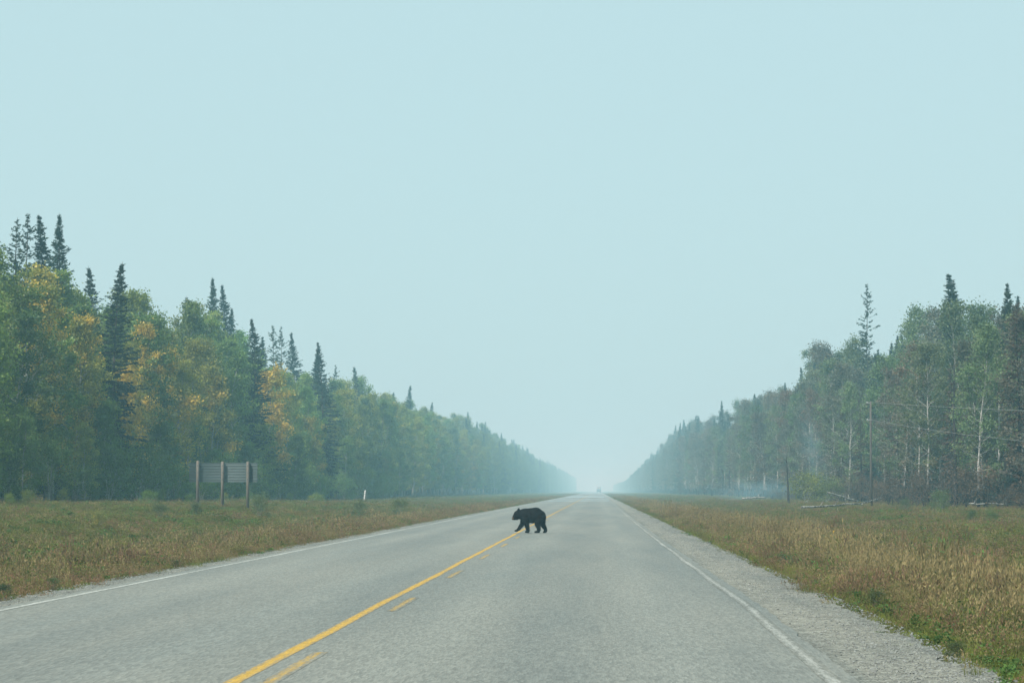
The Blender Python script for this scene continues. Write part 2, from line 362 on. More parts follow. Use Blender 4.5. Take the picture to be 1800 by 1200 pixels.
# ------------------------------------------------------------------ scattered ground cover (uncountable: grass, weeds, gravel)
def source_collection(name, meshes):
    c = bpy.data.collections.new(name)
    for i, me in enumerate(meshes):
        o = bpy.data.objects.new('%s_%03d' % (name, i), me); c.objects.link(o)
    return c
def scatter(name, P, idx, rot, scl, coll, label, cat, tilt=None, high=None):
    n = len(P); high = scl if high is None else high; tilt = np.zeros((n, 2)) if tilt is None else tilt
    me = mesh_np(name, P, None, None, {'idx': np.asarray(idx, np.int32), 'rz': rot, 'sc': scl, 'sh': high, 'tx': tilt[:, 0], 'ty': tilt[:, 1]})
    o = tag(link(name, me), label, cat, None, 'stuff')
    g = bpy.data.node_groups.new(name, 'GeometryNodeTree')
    g.interface.new_socket('Geometry', in_out='INPUT', socket_type='NodeSocketGeometry')
    g.interface.new_socket('Geometry', in_out='OUTPUT', socket_type='NodeSocketGeometry')
    N = g.nodes.new; gi = N('NodeGroupInput'); go = N('NodeGroupOutput'); ip = N('GeometryNodeInstanceOnPoints')
    ci = N('GeometryNodeCollectionInfo'); ci.inputs['Collection'].default_value = coll
    ci.inputs['Separate Children'].default_value = True; ci.inputs['Reset Children'].default_value = True
    def na(k, t):
        x = N('GeometryNodeInputNamedAttribute'); x.data_type = t; x.inputs['Name'].default_value = k; return x.outputs[0]
    cx = N('ShaderNodeCombineXYZ'); e2r = N('FunctionNodeEulerToRotation')
    L = g.links.new
    L(na('tx', 'FLOAT'), cx.inputs[0]); L(na('ty', 'FLOAT'), cx.inputs[1]); L(na('rz', 'FLOAT'), cx.inputs[2]); L(cx.outputs[0], e2r.inputs[0])
    L(gi.outputs[0], ip.inputs['Points']); L(ci.outputs[0], ip.inputs['Instance']); ip.inputs['Pick Instance'].default_value = True
    L(na('idx', 'INT'), ip.inputs['Instance Index']); L(e2r.outputs[0], ip.inputs['Rotation']); cs = N('ShaderNodeCombineXYZ'); L(na('sc', 'FLOAT'), cs.inputs[0]); L(na('sc', 'FLOAT'), cs.inputs[1]); L(na('sh', 'FLOAT'), cs.inputs[2]); L(cs.outputs[0], ip.inputs['Scale'])
    L(ip.outputs[0], go.inputs[0])
    md = o.modifiers.new('scatter', 'NODES'); md.node_group = g
    return o

def grass_clump(seed, mat, n, h, spread, width, lean, seedhead=0, leafy=0, leafsize=.05):
    r = np.random.default_rng(seed); G = Geo()
    ang = r.uniform(0, 2 * np.pi, n); rad = spread * np.sqrt(r.uniform(0, 1, n)); B = np.stack([rad * np.cos(ang), rad * np.sin(ang), np.full(n, -.03)], 1)
    H = h * r.uniform(.55, 1.15, n); d = r.uniform(0, 2 * np.pi, n); ln = lean * r.uniform(.2, 1.0, n) * H
    D = np.stack([np.cos(d), np.sin(d), 0 * d], 1); w = width * r.uniform(.7, 1.3, n)
    f = r.uniform(0, 2 * np.pi, n); S = np.stack([np.cos(f), np.sin(f), 0 * f], 1) * w[:, None] * .5
    up = np.array([0, 0, 1.])
    m1 = B + D * ln[:, None] * .3 + up * (H * .6)[:, None]; m2 = B + D * ln[:, None] + up * H[:, None]
    V = np.stack([B - S, B + S, m1 + S * .8, m1 - S * .8, m2], 1).reshape(-1, 3)
    k = np.arange(n)[:, None] * 5
    G.add(V, k + np.array([[0, 1, 2, 3]]), k + np.array([[3, 2, 4]]), np.tile([0, 0, .6, .6, 1.0], n))
    if seedhead:
        q = r.choice(n, int(n * seedhead), replace=False)
        C = np.repeat(m2[q], 5, 0) + r.normal(size=(len(q) * 5, 3)) * np.array([.012, .012, .035])
        G.leaves(C, .05, .3, a=np.full(len(C), 1.0), r=r, D=np.tile([0, 0, 1.], (len(C), 1)))
    if leafy:
        q = r.integers(0, n, leafy); tt = r.uniform(.25, 1.05, leafy)[:, None]
        C = B[q] * (1 - tt) + m2[q] * tt + r.normal(size=(leafy, 3)) * .03
        G.leaves(C, leafsize, .5, a=r.uniform(.2, 1, leafy), r=r)
    return G.mesh('grass_clump', [mat])
GR = []
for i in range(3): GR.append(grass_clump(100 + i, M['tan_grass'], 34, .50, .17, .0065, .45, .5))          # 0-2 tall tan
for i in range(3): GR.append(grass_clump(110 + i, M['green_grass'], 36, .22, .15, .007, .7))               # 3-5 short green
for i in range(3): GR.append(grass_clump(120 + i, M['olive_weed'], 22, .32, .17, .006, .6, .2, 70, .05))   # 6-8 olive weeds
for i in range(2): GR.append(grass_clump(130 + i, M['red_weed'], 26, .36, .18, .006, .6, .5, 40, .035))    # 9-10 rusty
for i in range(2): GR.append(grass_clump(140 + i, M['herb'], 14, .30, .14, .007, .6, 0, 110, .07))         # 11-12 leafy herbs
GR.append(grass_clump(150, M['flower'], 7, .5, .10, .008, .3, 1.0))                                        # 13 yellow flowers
grass_coll = source_collection('grass_clump', GR)

def nz(x, y, s, o=0.0):
    """cheap smooth noise for arrays, about -1..1"""
    return (np.sin(x * s + o + 1.7 * np.sin(y * s * .7 + o)) + np.sin(y * s * 1.3 - o * 2 + 1.3 * np.sin(x * s * .9)) + np.sin((x + y) * s * .6 + o * 3)) / 3
gp = {k: [] for k in 'xyisrzh'}
def strip(side, y0, y1, dens, smin, smax):
    far = y1
    if side > 0: xa, xb = 2.35, min(26., .1765 * far + 7)
    else: xa, xb = -min(31., .247 * far + 8), -6.25
    n = int((xb - xa) * (y1 - y0) * dens)
    x = rng.uniform(xa, xb, n); y = rng.uniform(y0, y1, n)
    keep = (x < .1765 * y + 7) & (x > -.247 * y - 8)
    x, y = x[keep], y[keep]; n = len(x)
    e = (x - 2.45) if side > 0 else (-6.38 - x)              # metres out from the gravel
    e = e + .22 * nz(x, y, 1.1, 2.) + .12 * nz(x, y, 3.3, 5.)
    pr = rng.uniform(0, 1, n)
    A = nz(x, y, .55, 1.); Bn = nz(x, y, 1.4, 4.)
    idx = np.zeros(n, int); u = rng.uniform(0, 1, n)
    if side > 0:
        tanw = np.exp(-((e - 2.2) / 1.6) ** 2)
        p_green = np.clip(1.7 - e / 3.2, .3, 1.4); p_tan = tanw * .30 + .02; p_red = .13 + .22 * (A > .25); p_ol = .8 * (e > 3) + .2; p_herb = .05 + .6 * (Bn > .45) * (e > 3)
    else:
        tanw = np.exp(-((e - 1.3) / 1.5) ** 2)
        p_green = np.clip(.9 - e / 1.2, .2, 1) + .45 * (Bn > .1) * (e > 2.5); p_tan = tanw * .16 + .02; p_red = .10 + .35 * tanw + .12 * (A > .2) * (e < 7); p_ol = .7 * (e > .8) + .15; p_herb = .08 + .55 * (Bn > .35) * (e > 1.5)
    W = np.stack([p_tan, p_green, p_ol, p_red, p_herb], 1); W /= W.sum(1)[:, None]; cw = np.cumsum(W, 1)
    typ = (u[:, None] > cw).sum(1)
    first = np.array([0, 3, 6, 9, 11]); cnt = np.array([3, 3, 3, 2, 2]); typ = np.clip(typ, 0, 4)
    idx = first[typ] + rng.integers(0, 1000, n) % cnt[typ]
    s = rng.uniform(smin, smax, n) * (1 + .22 * A)
    edge = np.clip(.30 + e / (2.4 if side > 0 else 3.0), .28, 1.0 if side > 0 else .85)
    h = rng.uniform(.45, 1.18, n) * (1 + .3 * A + .15 * Bn) * edge * np.where(e > (4.5 if side > 0 else 3.5), .62, 1.0)
    h = np.where((rng.uniform(0, 1, n) < .04) & (e > 1.5), h * 1.4, h)
    s = s * np.clip(edge + .2, 0, 1)
    dens_edge = np.clip((e + .15) / .5, 0, 1)
    bare = np.ones(n, bool)
    for cx, cy, rx, ry in BURNT:
        q = ((x - cx) / rx) ** 2 + ((y - cy) / ry) ** 2; bare &= (q > .9) | (pr < .12)
    k = (pr < dens_edge) & bare
    z = ground_z(x, y)
    for a, b_ in zip('xyiszh', (x, y, idx, s, z, h)): gp[a].append(b_[k])
for y0, y1, dn, a, b_ in ((4, 40, 46, .7, 1.15), (40, 70, 34, .75, 1.2), (70, 110, 22, .85, 1.3), (110, 170, 13, .95, 1.5), (170, 280, 6, 1.0, 1.7), (280, 520, 2.2, 1.1, 2.0), (520, 1000, .7, 1.2, 2.3)):
    strip(1, y0, y1, dn, a, b_); strip(-1, max(y0, 8), y1, dn * (.9 if y1 < 120 else 1), a, b_)
for k in 'xyiszh': gp[k] = np.concatenate(gp[k])
n = len(gp['x'])
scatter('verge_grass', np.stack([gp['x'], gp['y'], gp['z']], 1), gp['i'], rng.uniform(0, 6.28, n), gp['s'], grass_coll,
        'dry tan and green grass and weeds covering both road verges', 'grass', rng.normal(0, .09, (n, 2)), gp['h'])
print('grass clumps', n)

STN = []
for i in range(5):
    r = np.random.default_rng(200 + i); V = r.normal(size=(10, 3)); V /= np.linalg.norm(V, axis=1)[:, None]; V *= np.array([1, .8, .55]) * r.uniform(.8, 1.1, (10, 1))
    import bmesh
    bm = bmesh.new(); [bm.verts.new(v) for v in V]; bmesh.ops.convex_hull(bm, input=bm.verts); me = bpy.data.meshes.new('pebble'); bm.to_mesh(me); bm.free(); me.materials.append(M['stone']); STN.append(me)
n = 34000
y = 12 + 120 * rng.uniform(0, 1, n) ** 1.9
left = rng.uniform(0, 1, n) < .35
e = rng.beta(1.6, 1.2, n)
x = np.where(left, -6.02 - .55 * e, np.interp(y, [p_[0] for p_ in EDGE_R], [p_[1] for p_ in EDGE_R]) + .2 + .95 * e)
scatter('gravel', np.stack([x, y, np.full(n, -.012)], 1), rng.integers(0, 5, n), rng.uniform(0, 6.28, n), .005 + .012 * rng.uniform(0, 1, n) ** 3, source_collection('pebble', STN),
        'loose grey gravel stones along both road shoulders', 'gravel')

# ------------------------------------------------------------------ trees: builders
def limb_path(p0, az, el, L, curve, r, k=6):
    t_ = np.linspace(0, 1, k)[:, None]
    d = np.array([math.cos(az) * math.cos(el), math.sin(az) * math.cos(el), math.sin(el)])
    P = p0 + d * L * t_ + np.array([0, 0, 1.]) * curve * L * t_ ** 2 + np.cumsum(r.normal(size=(k, 3)) * L * .025, 0)
    P[0] = p0; return P
def broadleaf(seed, H, R, base, nlimb, nleaf, leaf, trunk_r, clus=.5, shape=1.0, droop=.25, deadlow=0, multi=1):
    """trunk Geo and crown Geo; crown from base*H to H"""
    r = np.random.default_rng(seed); T = Geo(); C = Geo(); ends = []; wts = []
    for s in range(multi):
        k = 9; zz = np.linspace(0, 1, k); wv = np.cumsum(r.normal(size=(k, 2)) * .012 * H, 0) * zz[:, None]
        lean = r.normal(size=2) * (.02 if multi == 1 else .14) * H
        P = np.stack([wv[:, 0] + lean[0] * zz, wv[:, 1] + lean[1] * zz, zz * H * (.97 if s == 0 else r.uniform(.7, .95))], 1)
        P[0, 2] = -.15
        rad = trunk_r * (1 - zz * .92) * (1 if s == 0 else .7); rad[0] *= 1.25
        T.tube(P, rad, 7)
        for i in range(nlimb):
            f = base + (1 - base) * ((i + r.uniform(0, 1)) / nlimb) ** .9 * .97
            p0 = np.array([np.interp(f, zz, P[:, j]) for j in range(3)])
            g = (f - base) / (1 - base)
            prof = (np.sin(np.pi * np.clip(.16 + .80 * g, 0, 1)) ** .75) * shape + (1 - shape) * (1 - g)
            L = R * prof * r.uniform(.65, 1.18) + .25
            el = math.radians(18 + 45 * g + r.uniform(-12, 14)); az = i * 2.4 + r.uniform(-.6, .6)
            Q = limb_path(p0, az, el, L, .12, r)
            lr = trunk_r * .34 * (1 - .6 * f)
            T.tube(Q, np.linspace(lr, lr * .18, 6), 4, cap=False)
            for j in range(3):                              # twigs
                q0 = Q[r.integers(2, 5)]; QQ = limb_path(q0, az + r.uniform(-1.2, 1.2), el + r.uniform(-.5, .5), L * r.uniform(.3, .5), 0, r, 4)
                T.tube(QQ, np.linspace(lr * .35, lr * .08, 4), 3, cap=False)
                ends += [QQ[-1], QQ[2]]; wts += [1.0, .7]
            ends += [Q[-1], Q[4], Q[3]]; wts += [1.2, .9, .6]
        ends += [P[-1], P[-2] * .4 + P[-1] * .6]; wts += [1.2, 1.0]
        for i in range(deadlow):                            # bare dead branches low on the stem
            f = r.uniform(.08, base); p0 = np.array([np.interp(f, zz, P[:, j]) for j in range(3)])
            Q = limb_path(p0, r.uniform(0, 6.28), r.uniform(-.3, .4), R * r.uniform(.3, .7), -.1, r); T.tube(Q, np.linspace(.02, .005, 6), 3, cap=False)
    ends = np.array(ends); wts = np.array(wts) * r.lognormal(0, .8, len(wts)); wts /= wts.sum()
    ci = r.choice(len(ends), nleaf, p=wts)
    off = r.normal(size=(nleaf, 3)) * clus * np.array([1, 1, .8]) * (.6 + .7 * r.uniform(0, 1, len(ends)))[ci][:, None]
    off[:, 2] -= np.abs(r.normal(size=nleaf)) * droop * clus
    tone = r.uniform(0, 1, len(ends))                       # each spray of leaves has its own tone
    C.leaves(ends[ci] + off, leaf, .62, up=.5, a=np.clip(tone[ci] * .55 + r.uniform(0, 1, nleaf) * .45, 0, 1), r=r)
    return T, C
def conifer(seed, H, R, base, step, nb, sprays, trunk_r, sparse=0.0, droop=.35, club=.0, power=.85, jag=.35):
    r = np.random.default_rng(seed); T = Geo(); C = Geo()
    k = 8; zz = np.linspace(0, 1, k); wv = np.cumsum(r.normal(size=(k, 2)) * .006 * H, 0)
    P = np.stack([wv[:, 0] * zz, wv[:, 1] * zz, zz * H], 1); P[0, 2] = -.15
    T.tube(P, trunk_r * (1 - zz * .95), 6)
    z = base * H; cen = []; dr = []; tone = []; size = []
    while z < H * .985:
        f = z / H; g = (f - base) / (1 - base)
        prof = (1 - g) ** power + club * math.exp(-((g - .88) / .07) ** 2)
        whorl = R * prof * r.uniform(1 - jag, 1 + jag)
        for b in range(nb):
            if r.uniform() < sparse: continue
            L = max(.06, whorl * r.uniform(.35, 1.25) + .14 * min(1, (1 - g) * 6)); az = r.uniform(0, 6.28)
            el = -.2 - droop * (1 - g) + .7 * g ** 2
            fj = min(.99, f + r.uniform(-.6, .6) * step / H); p0 = np.array([np.interp(fj, zz, P[:, j]) for j in range(3)])
            Q = limb_path(p0, az, el, L, .22 * (1 - g) + .1, r, 5)
            T.tube(Q, np.linspace(.022 * (1 - f) + .008, .004, 5), 3, cap=False)
            m = max(7, int(sprays * (L / R) ** .8)); tt = r.uniform(.12, 1.02, m)
            pts = np.stack([np.interp(tt, np.linspace(0, 1, 5), Q[:, j]) for j in range(3)], 1)
            dirv = Q[-1] - Q[0]; dirv = dirv / (np.linalg.norm(dirv) + 1e-9)
            side = np.array([-math.sin(az), math.cos(az), 0])
            sgn = r.uniform(-1, 1, m)[:, None]; ln = (.10 + .20 * (1 - tt))[:, None] * (L / R + .35) * min(1, .25 + (1 - g) * 5)
            d = dirv * .8 + side * sgn * 1.1 + np.array([0, 0, -.25])
            cen.append(pts + d * ln * .5); dr.append(d); tone.append(np.full(m, r.uniform(0, 1))); size.append(np.full(m, .09 + .30 * (1 - g) ** .5))
        z += step * (.75 + .5 * r.uniform()) * (1.15 - .7 * g)
    cen = np.concatenate(cen); dr = np.concatenate(dr); tone = np.concatenate(tone); size = np.concatenate(size)
    n = len(cen)
    C.leaves(cen, size, .30, a=np.clip(tone * .5 + r.uniform(0, 1, n) * .5, 0, 1), r=r, D=dr)
    C.leaves(cen + r.normal(size=(n, 3)) * .04, size * .75, .34, a=np.clip(tone * .5 + r.uniform(0, 1, n) * .5, 0, 1), r=r, D=dr + r.normal(size=(n, 3)) * .5)
    return T, C
KIND = {}
def kind(name, builds, bark_m, leaf_m):
    KIND[name] = []
    for (T, C), H in builds:
        KIND[name].append((T.mesh(name + '_trunk', [M[bark_m]], True), C.mesh(name + '_crown', [M[leaf_m]]), H, T, C, bark_m, leaf_m))
kind('poplar', [(broadleaf(300 + i, 14, 1.75 + .25 * (i % 3), .10 + .05 * (i % 2), 34, 11000, .17, .15, .27, 1.0), 14) for i in range(5)], 'aspen_bark', 'leaf')
kind('young_poplar', [(broadleaf(320 + i, 8, 1.35, .06, 24, 6500, .15, .085, .22, .9), 8) for i in range(3)], 'aspen_bark', 'leaf')
kind('spruce', [(conifer(340 + i, 15, 1.75 + .15 * i, .06, .30, 9, 20, .14, .04, .4, .0, .92, .42), 15) for i in range(4)], 'spruce_bark', 'needle')
kind('sparse_pine', [(conifer(350 + i, 15, 1.9, .2, .50, 6, 18, .12, .12, -.1, 0, .75, .45), 15) for i in range(3)], 'spruce_bark', 'needle')
kind('dead_spruce', [(conifer(360 + i, 13, 1.35, .10, .40, 6, 13, .12, .22, .55, 0, .7, .4), 13) for i in range(3)], 'burnt_bark', 'needle')
kind('birch', [(broadleaf(370 + i, 14, 1.7 + .2 * (i % 2), .16 + .07 * (i % 3), 34, 8800, .15, .085, .27, 1.0, .3, 6), 14) for i in range(5)], 'birch_bark', 'birch_leaf')
kind('shrub', [(broadleaf(390 + i, 2.4, 1.05, .05, 9, 3100, .10, .03, .24, .7, .2, 0, 4), 2.4) for i in range(4)], 'aspen_bark', 'leaf')
kind('scorched_shrub', [(broadleaf(395 + i, 2.2, .9, .05, 8, 900, .09, .025, .22, .7, .2, 0, 4), 2.2) for i in range(3)], 'burnt_bark', 'birch_leaf')
NAMES = {'poplar': 'poplar_tree', 'young_poplar': 'young_poplar_tree', 'spruce': 'spruce_tree', 'sparse_pine': 'pine_tree', 'dead_spruce': 'dead_spruce_tree',
         'birch': 'birch_tree', 'shrub': 'willow_shrub', 'scorched_shrub': 'scorched_shrub'}
CAT = {'shrub': 'shrub', 'scorched_shrub': 'shrub'}
TREES = []
def plant(kd, x, y, H, colour, turned, label, group=None, var=None, wide=1.0, tilt=0.0):
    v = KIND[kd][(rng.integers(0, 1000) if var is None else var) % len(KIND[kd])]
    s = H / v[2]; z = float(ground_z(x, y))
    o = empty(NAMES[kd], (x, y, z), float(rng.uniform(0, 6.28)), (s * wide, s * wide, s))
    if tilt: o.rotation_euler[0] = tilt
    tag(o, label, CAT.get(kd, 'tree'), group)
    stem_n, crown_n = ('stem', 'foliage') if kd in CAT else ('trunk', 'crown')
    link(stem_n, v[0], o); c = link(crown_n, v[1], o)
    j = rng.uniform(.68, 1.25); w = rng.uniform(.90, 1.10)
    c.color = (colour[0] * j * w, colour[1] * j, colour[2] * j, turned)
    TREES.append((kd, x, y, H)); return o

# skyline of the two woods as seen down the road (photo pixels)
SKL = np.array([(-300, 330), (0, 402), (50, 432), (75, 458), (110, 462), (135, 492), (180, 512), (250, 508), (300, 530), (340, 535), (400, 562), (440, 602), (480, 638), (560, 662), (590, 662), (640, 668), (700, 695), (750, 718), (800, 742), (850, 760), (900, 786), (940, 808), (1000, 836), (1050, 862)], float)
SKR = np.array([(1050, 862), (1100, 846), (1130, 820), (1160, 800), (1190, 768), (1230, 748), (1270, 735), (1330, 700), (1395, 672), (1420, 640), (1460, 612), (1500, 600), (1560, 590), (1600, 560), (1640, 537), (1700, 548), (1740, 540), (1800, 505), (2100, 430)], float)
def top_height(x, y, sk):
    px, _ = project(x, y, 1.0)
    ys = np.interp(px, sk[:, 0], sk[:, 1]); _, zt = at(px, y, ys); return px, zt - float(ground_z(x, y))

GREENS = [(.110, .180, .030), (.152, .215, .032), (.186, .232, .040), (.122, .212, .046), (.220, .240, .038), (.076, .136, .032)]
SPR = (.030, .056, .036); SPR2 = (.042, .070, .042)
def zone_left(px):
    for lim, s in ((120, 'before the tall twin spruces'), (330, 'between twin spruces and sign'), (470, 'behind the wooden-posted sign'),
                   (640, 'between sign and white marker post'), (760, 'beyond the white marker post'), (840, 'far beyond the marker post'), (2000, 'deep in the haze above the bear')):
        if px < lim: return s
def zone_right(px):
    for lim, s in ((1190, 'deep in haze by the vanishing road'), (1290, 'far beyond the charred snag'), (1380, 'just beyond the charred snag'), (1470, 'behind the round willow bush'),
                   (1560, 'behind the fallen birch log'), (1680, 'beside the black burnt patch'), (3000, 'past the burnt patch')):
        if px < lim: return s

# skyline conifers placed one by one on the left: (px, top py, lateral, kind, phrase)
LEFT_CONIFERS = [
    (30, 383, 33, 'sparse_pine', 'thin pine tip showing above the tallest pale poplars at the frame edge'),
    (46, 375, 34, 'sparse_pine', 'open-branched thin pine beside the tall twin spruces'),
    (84, 378, 33, 'spruce', 'slimmer of the two tall twin spruces above the wood'),
    (107, 374, 33.5, 'spruce', 'fuller of the two tall twin spruces above the wood'),
    (166, 468, 34, 'spruce', 'small spruce tip just before the dark lone spruce'),
    (203, 458, 26.6, 'spruce', 'dark lone spruce standing in front of pale green poplars'),
    (332, 520, 36, 'spruce', 'half hidden spruce tip before the spruce pair behind the sign'),
    (372, 486, 34, 'spruce', 'slim taller spruce of the pair rising behind the sign'),
    (389, 498, 34.5, 'spruce', 'broad lower spruce of the pair rising behind the sign'),
    (409, 540, 36, 'spruce', 'short spruce tip tucked against the pair behind the sign'),
    (444, 558, 27.0, 'spruce', 'dark narrow spruce standing alone just past the sign'),
    (466, 590, 35, 'spruce', 'first short spruce of the dark cluster past the sign'),
    (482, 571, 34, 'sparse_pine', 'rounded pine top in the dark cluster past the sign'),
    (497, 573, 36, 'sparse_pine', 'second rounded pine top in the dark cluster past the sign'),
    (520, 583, 34, 'spruce', 'tallest pointed spruce ending the dark cluster past the sign'),
    (549, 618, 34, 'spruce', 'short spruce just before the broad dark skyline spruce'),
    (569, 600, 27.2, 'spruce', 'broad dark skyline spruce with tiered branches'),
    (587, 640, 36, 'sparse_pine', 'pale thin pine just past the broad dark skyline spruce'),
    (630, 643, 33, 'spruce', 'small spruce tip above the wood over the white marker post'),
    (692, 688, 34, 'spruce', 'low spruce tip before the lone spire past the marker post'),
    (715, 676, 32, 'spruce', 'lone spire spruce past the white marker post'),
    (755, 706, 33, 'spruce', 'hazy spruce tip past the lone spire'),
    (800, 727, 33, 'spruce', 'first of three hazy spruce tips far down the wood'),
    (823, 733, 32, 'spruce', 'second of three hazy spruce tips far down the wood'),
    (852, 745, 33, 'spruce', 'third of three hazy spruce tips far down the wood'),
    (884, 764, 33, 'spruce', 'faint spruce tip in thick haze over the crossing bear'),
    (906, 778, 33, 'spruce', 'fainter spruce tip in thick haze above the crossing bear'),
]
for px, py, lat, kd, ph in LEFT_CONIFERS:
    D = lat * FPX / (VPX - px); x, zt = at(px, D, py)
    H = zt - float(ground_z(x, D)); slim = 8.0 / H + .42
    plant(kd, x, D, H, SPR2 if kd == 'sparse_pine' else SPR, -.3, ph, wide=min(1.2, slim * 1.2))
RIGHT_CONIFERS = [
    (1523, 498, 25, 'sparse_pine', 'tall open-branched pine spire above the birches', SPR2, -.3),
    (1689, 480, 25, 'spruce', 'bushy dark spruce top above the green birches', SPR2, -.3),
    (1767, 498, 24, 'spruce', 'narrow dark spruce top beside the bushy one', SPR, -.3),
    (1790, 530, 21.0, 'dead_spruce', 'large brown scorched spruce at the frame edge', (.09, .066, .046), .08),
    (1672, 640, 21.5, 'dead_spruce', 'brown scorched spruce with black trunk beside the burnt patch', (.10, .075, .052), .1),
    (1735, 610, 23.5, 'dead_spruce', 'brown scorched spruce between the bushy and the narrow dark spruces', (.095, .07, .05), .1),
    (1268, 703, 23, 'spruce', 'hazy spire spruce above the wood before the charred snag', SPR, -.3),
    (1225, 728, 23, 'spruce', 'hazy spruce tip left of the spire spruce', SPR, -.3),
    (1196, 742, 21.5, 'spruce', 'stout hazy spruce at the far end of the tall wood', SPR, -.3),
    (1209, 740, 23, 'spruce', 'slim hazy spruce at the far end of the tall wood', SPR, -.3),
    (1166, 790, 22, 'spruce', 'pale spruce tip in thick haze by the vanishing road', SPR, -.3),
    (1155, 798, 22, 'spruce', 'paler spruce tip in thicker haze by the vanishing road', SPR, -.3),
    (1330, 690, 24, 'spruce', 'dark stub spruce top over the charred snag', SPR, -.3),
]
for px, py, lat, kd, ph, colr, tu in RIGHT_CONIFERS:
    D = lat * FPX / (px - VPX); x, zt = at(px, D, py); H = zt - float(ground_z(x, D))
    plant(kd, x, D, H, colr, tu, ph, wide=1.5 if 'bushy dark' in ph else min(1.05, 8.0 / H + .45))

# golden poplars that stand out at the left edge
for px, py, lat, turned, kd, ph in (
        (62, 505, 28.5, .46, 'poplar', 'tall yellowing poplar below the tall twin spruces'),
        (135, 560, 28, .42, 'poplar', 'olive yellow poplar before the dark lone spruce'),
        (246, 575, 28, .50, 'poplar', 'golden poplar just past the dark lone spruce'),
        (300, 610, 27.5, .44, 'young_poplar', 'orange-tipped young poplar before the sign'),
        (372, 655, 27, .40, 'young_poplar', 'golden young poplar rising right behind the sign'),
        (470, 652, 27, .52, 'young_poplar', 'narrow orange-gold poplar just past the sign'),
        (540, 735, 27, .42, 'young_poplar', 'low yellow poplar between sign and marker post'),
        (215, 650, 27, .45, 'young_poplar', 'low golden poplar under the dark lone spruce'),
        (826, 790, 27, .45, 'poplar', 'yellow hazy poplar left of the crossing bear')):
    D = lat * FPX / (VPX - px); x, zt = at(px, D, py)
    plant(kd, x, D, zt - float(ground_z(x, D)), GREENS[4], turned, ph, wide=1.05 if kd == 'poplar' else 1.0)

# the poplar wood on the left
def row_left(lat0, lat1, y0, y1, sp0, sp1, f0, f1, kd='poplar', gname='poplars'):
    y = y0
    while y < y1:
        x = -rng.uniform(lat0, lat1); px, Ht = top_height(x, y, SKL)
        f = rng.uniform(f0, f1); H = max(4.0, Ht * f)
        g = GREENS[rng.integers(0, len(GREENS))]; tu = float(np.clip(rng.normal(.04 if px > 500 else .09, .13), -.2, .34))
        tone = 'yellow-flecked' if tu > .2 else ('pale green' if g[1] > .22 else ('dark green' if g[1] < .15 else 'green'))
        row = 'front-edge' if lat1 < 31 else 'inner'
        z = zone_left(px)
        plant(kd, x, y, H, g, tu, '%s %s %s %s' % (tone, row, 'young poplar' if kd == 'young_poplar' else 'poplar', z), '%s %s %s' % (tone, row + ' ' + gname, z), wide=min(1.15, 8.5 / H + .45))
        y += rng.uniform(.75, 1.25) * np.interp(y, [100, 560], [sp0, sp1])
row_left(27.5, 30, 86, 600, 3.0, 4.6, .66, .92)
row_left(31, 35, 86, 600, 4.2, 6.5, .80, 1.02)
row_left(26, 28, 88, 330, 4.2, 7, .26, .52, 'young_poplar', 'young poplars')
for y in np.concatenate([np.arange(88, 300, 5.2)]):
    x = -rng.uniform(24.8, 26.8); px, _ = project(x, y, 1); z = zone_left(px)
    plant('shrub', x, float(y) + rng.uniform(-2, 2), rng.uniform(1.4, 3.0), GREENS[rng.choice([0, 3, 5])], float(rng.choice([-.2, -.1, .1])), 'willow shrub at the foot of the poplars ' + z, 'shrubs along the foot of the wood ' + z)

# the scorched birch wood on the right
RIGHTC = [((.115, .170, .070), -.05, 'green'), ((.130, .165, .072), .05, 'faded green'), ((.140, .128, .085), .2, 'brown-leaved'), ((.150, .120, .085), .3, 'scorched brown'), ((.110, .120, .085), .1, 'grey-olive')]
def row_right(lat0, lat1, y0, y1, sp0, sp1, f0, f1, kinds, row):
    y = y0
    while y < y1:
        x = rng.uniform(lat0, lat1); px, Ht = top_height(x, y, SKR); H = max(4.0, Ht * rng.uniform(f0, f1)); z = zone_right(px)
        kd = kinds[rng.integers(0, len(kinds))]
        if kd == 'birch':
            green = rng.uniform() < (.62 if 1500 < px else .25)
            colr, tu, tone = RIGHTC[rng.choice([0, 0, 1])] if green else RIGHTC[rng.choice([1, 2, 2, 3, 4, 4])]
            plant('birch', x, y, H, colr, tu + float(rng.normal(0, .07)), '%s %s birch with white trunk %s' % (tone, row, z), '%s %s birches %s' % (tone, row, z), wide=min(1.15, 8.5 / H + .42))
        elif kd == 'dead_spruce':
            plant(kd, x, y, H * .85, (.095, .07, .05), .1, 'brown scorched %s spruce %s' % (row, z), 'scorched %s spruces %s' % (row, z), wide=min(1.0, 8 / H + .4))
        else:
            plant(kd, x, y, H, SPR, -.2, 'dark green %s spruce %s' % (row, z), 'green %s spruces %s' % (row, z), wide=min(1.0, 8 / H + .4))
        y += rng.uniform(.75, 1.25) * np.interp(y, [100, 560], [sp0, sp1])
row_right(20, 22.5, 90, 600, 3.4, 5.0, .68, .93, ['birch', 'birch', 'birch', 'dead_spruce'], 'front-edge')
row_right(23, 27, 96, 600, 3.6, 5.6, .80, 1.05, ['birch', 'birch', 'birch', 'birch', 'spruce'], 'inner')
for y in np.arange(100, 270, 3.0):
    x = rng.uniform(18.8, 21); px, _ = project(x, y, 1); z = zone_right(px)
    plant('scorched_shrub', x, float(y) + rng.uniform(-2, 2), rng.uniform(.9, 2.3), (.09, .07, .045), .25, 'scorched shrub under the birches ' + z, 'scorched shrubs under the birches ' + z)

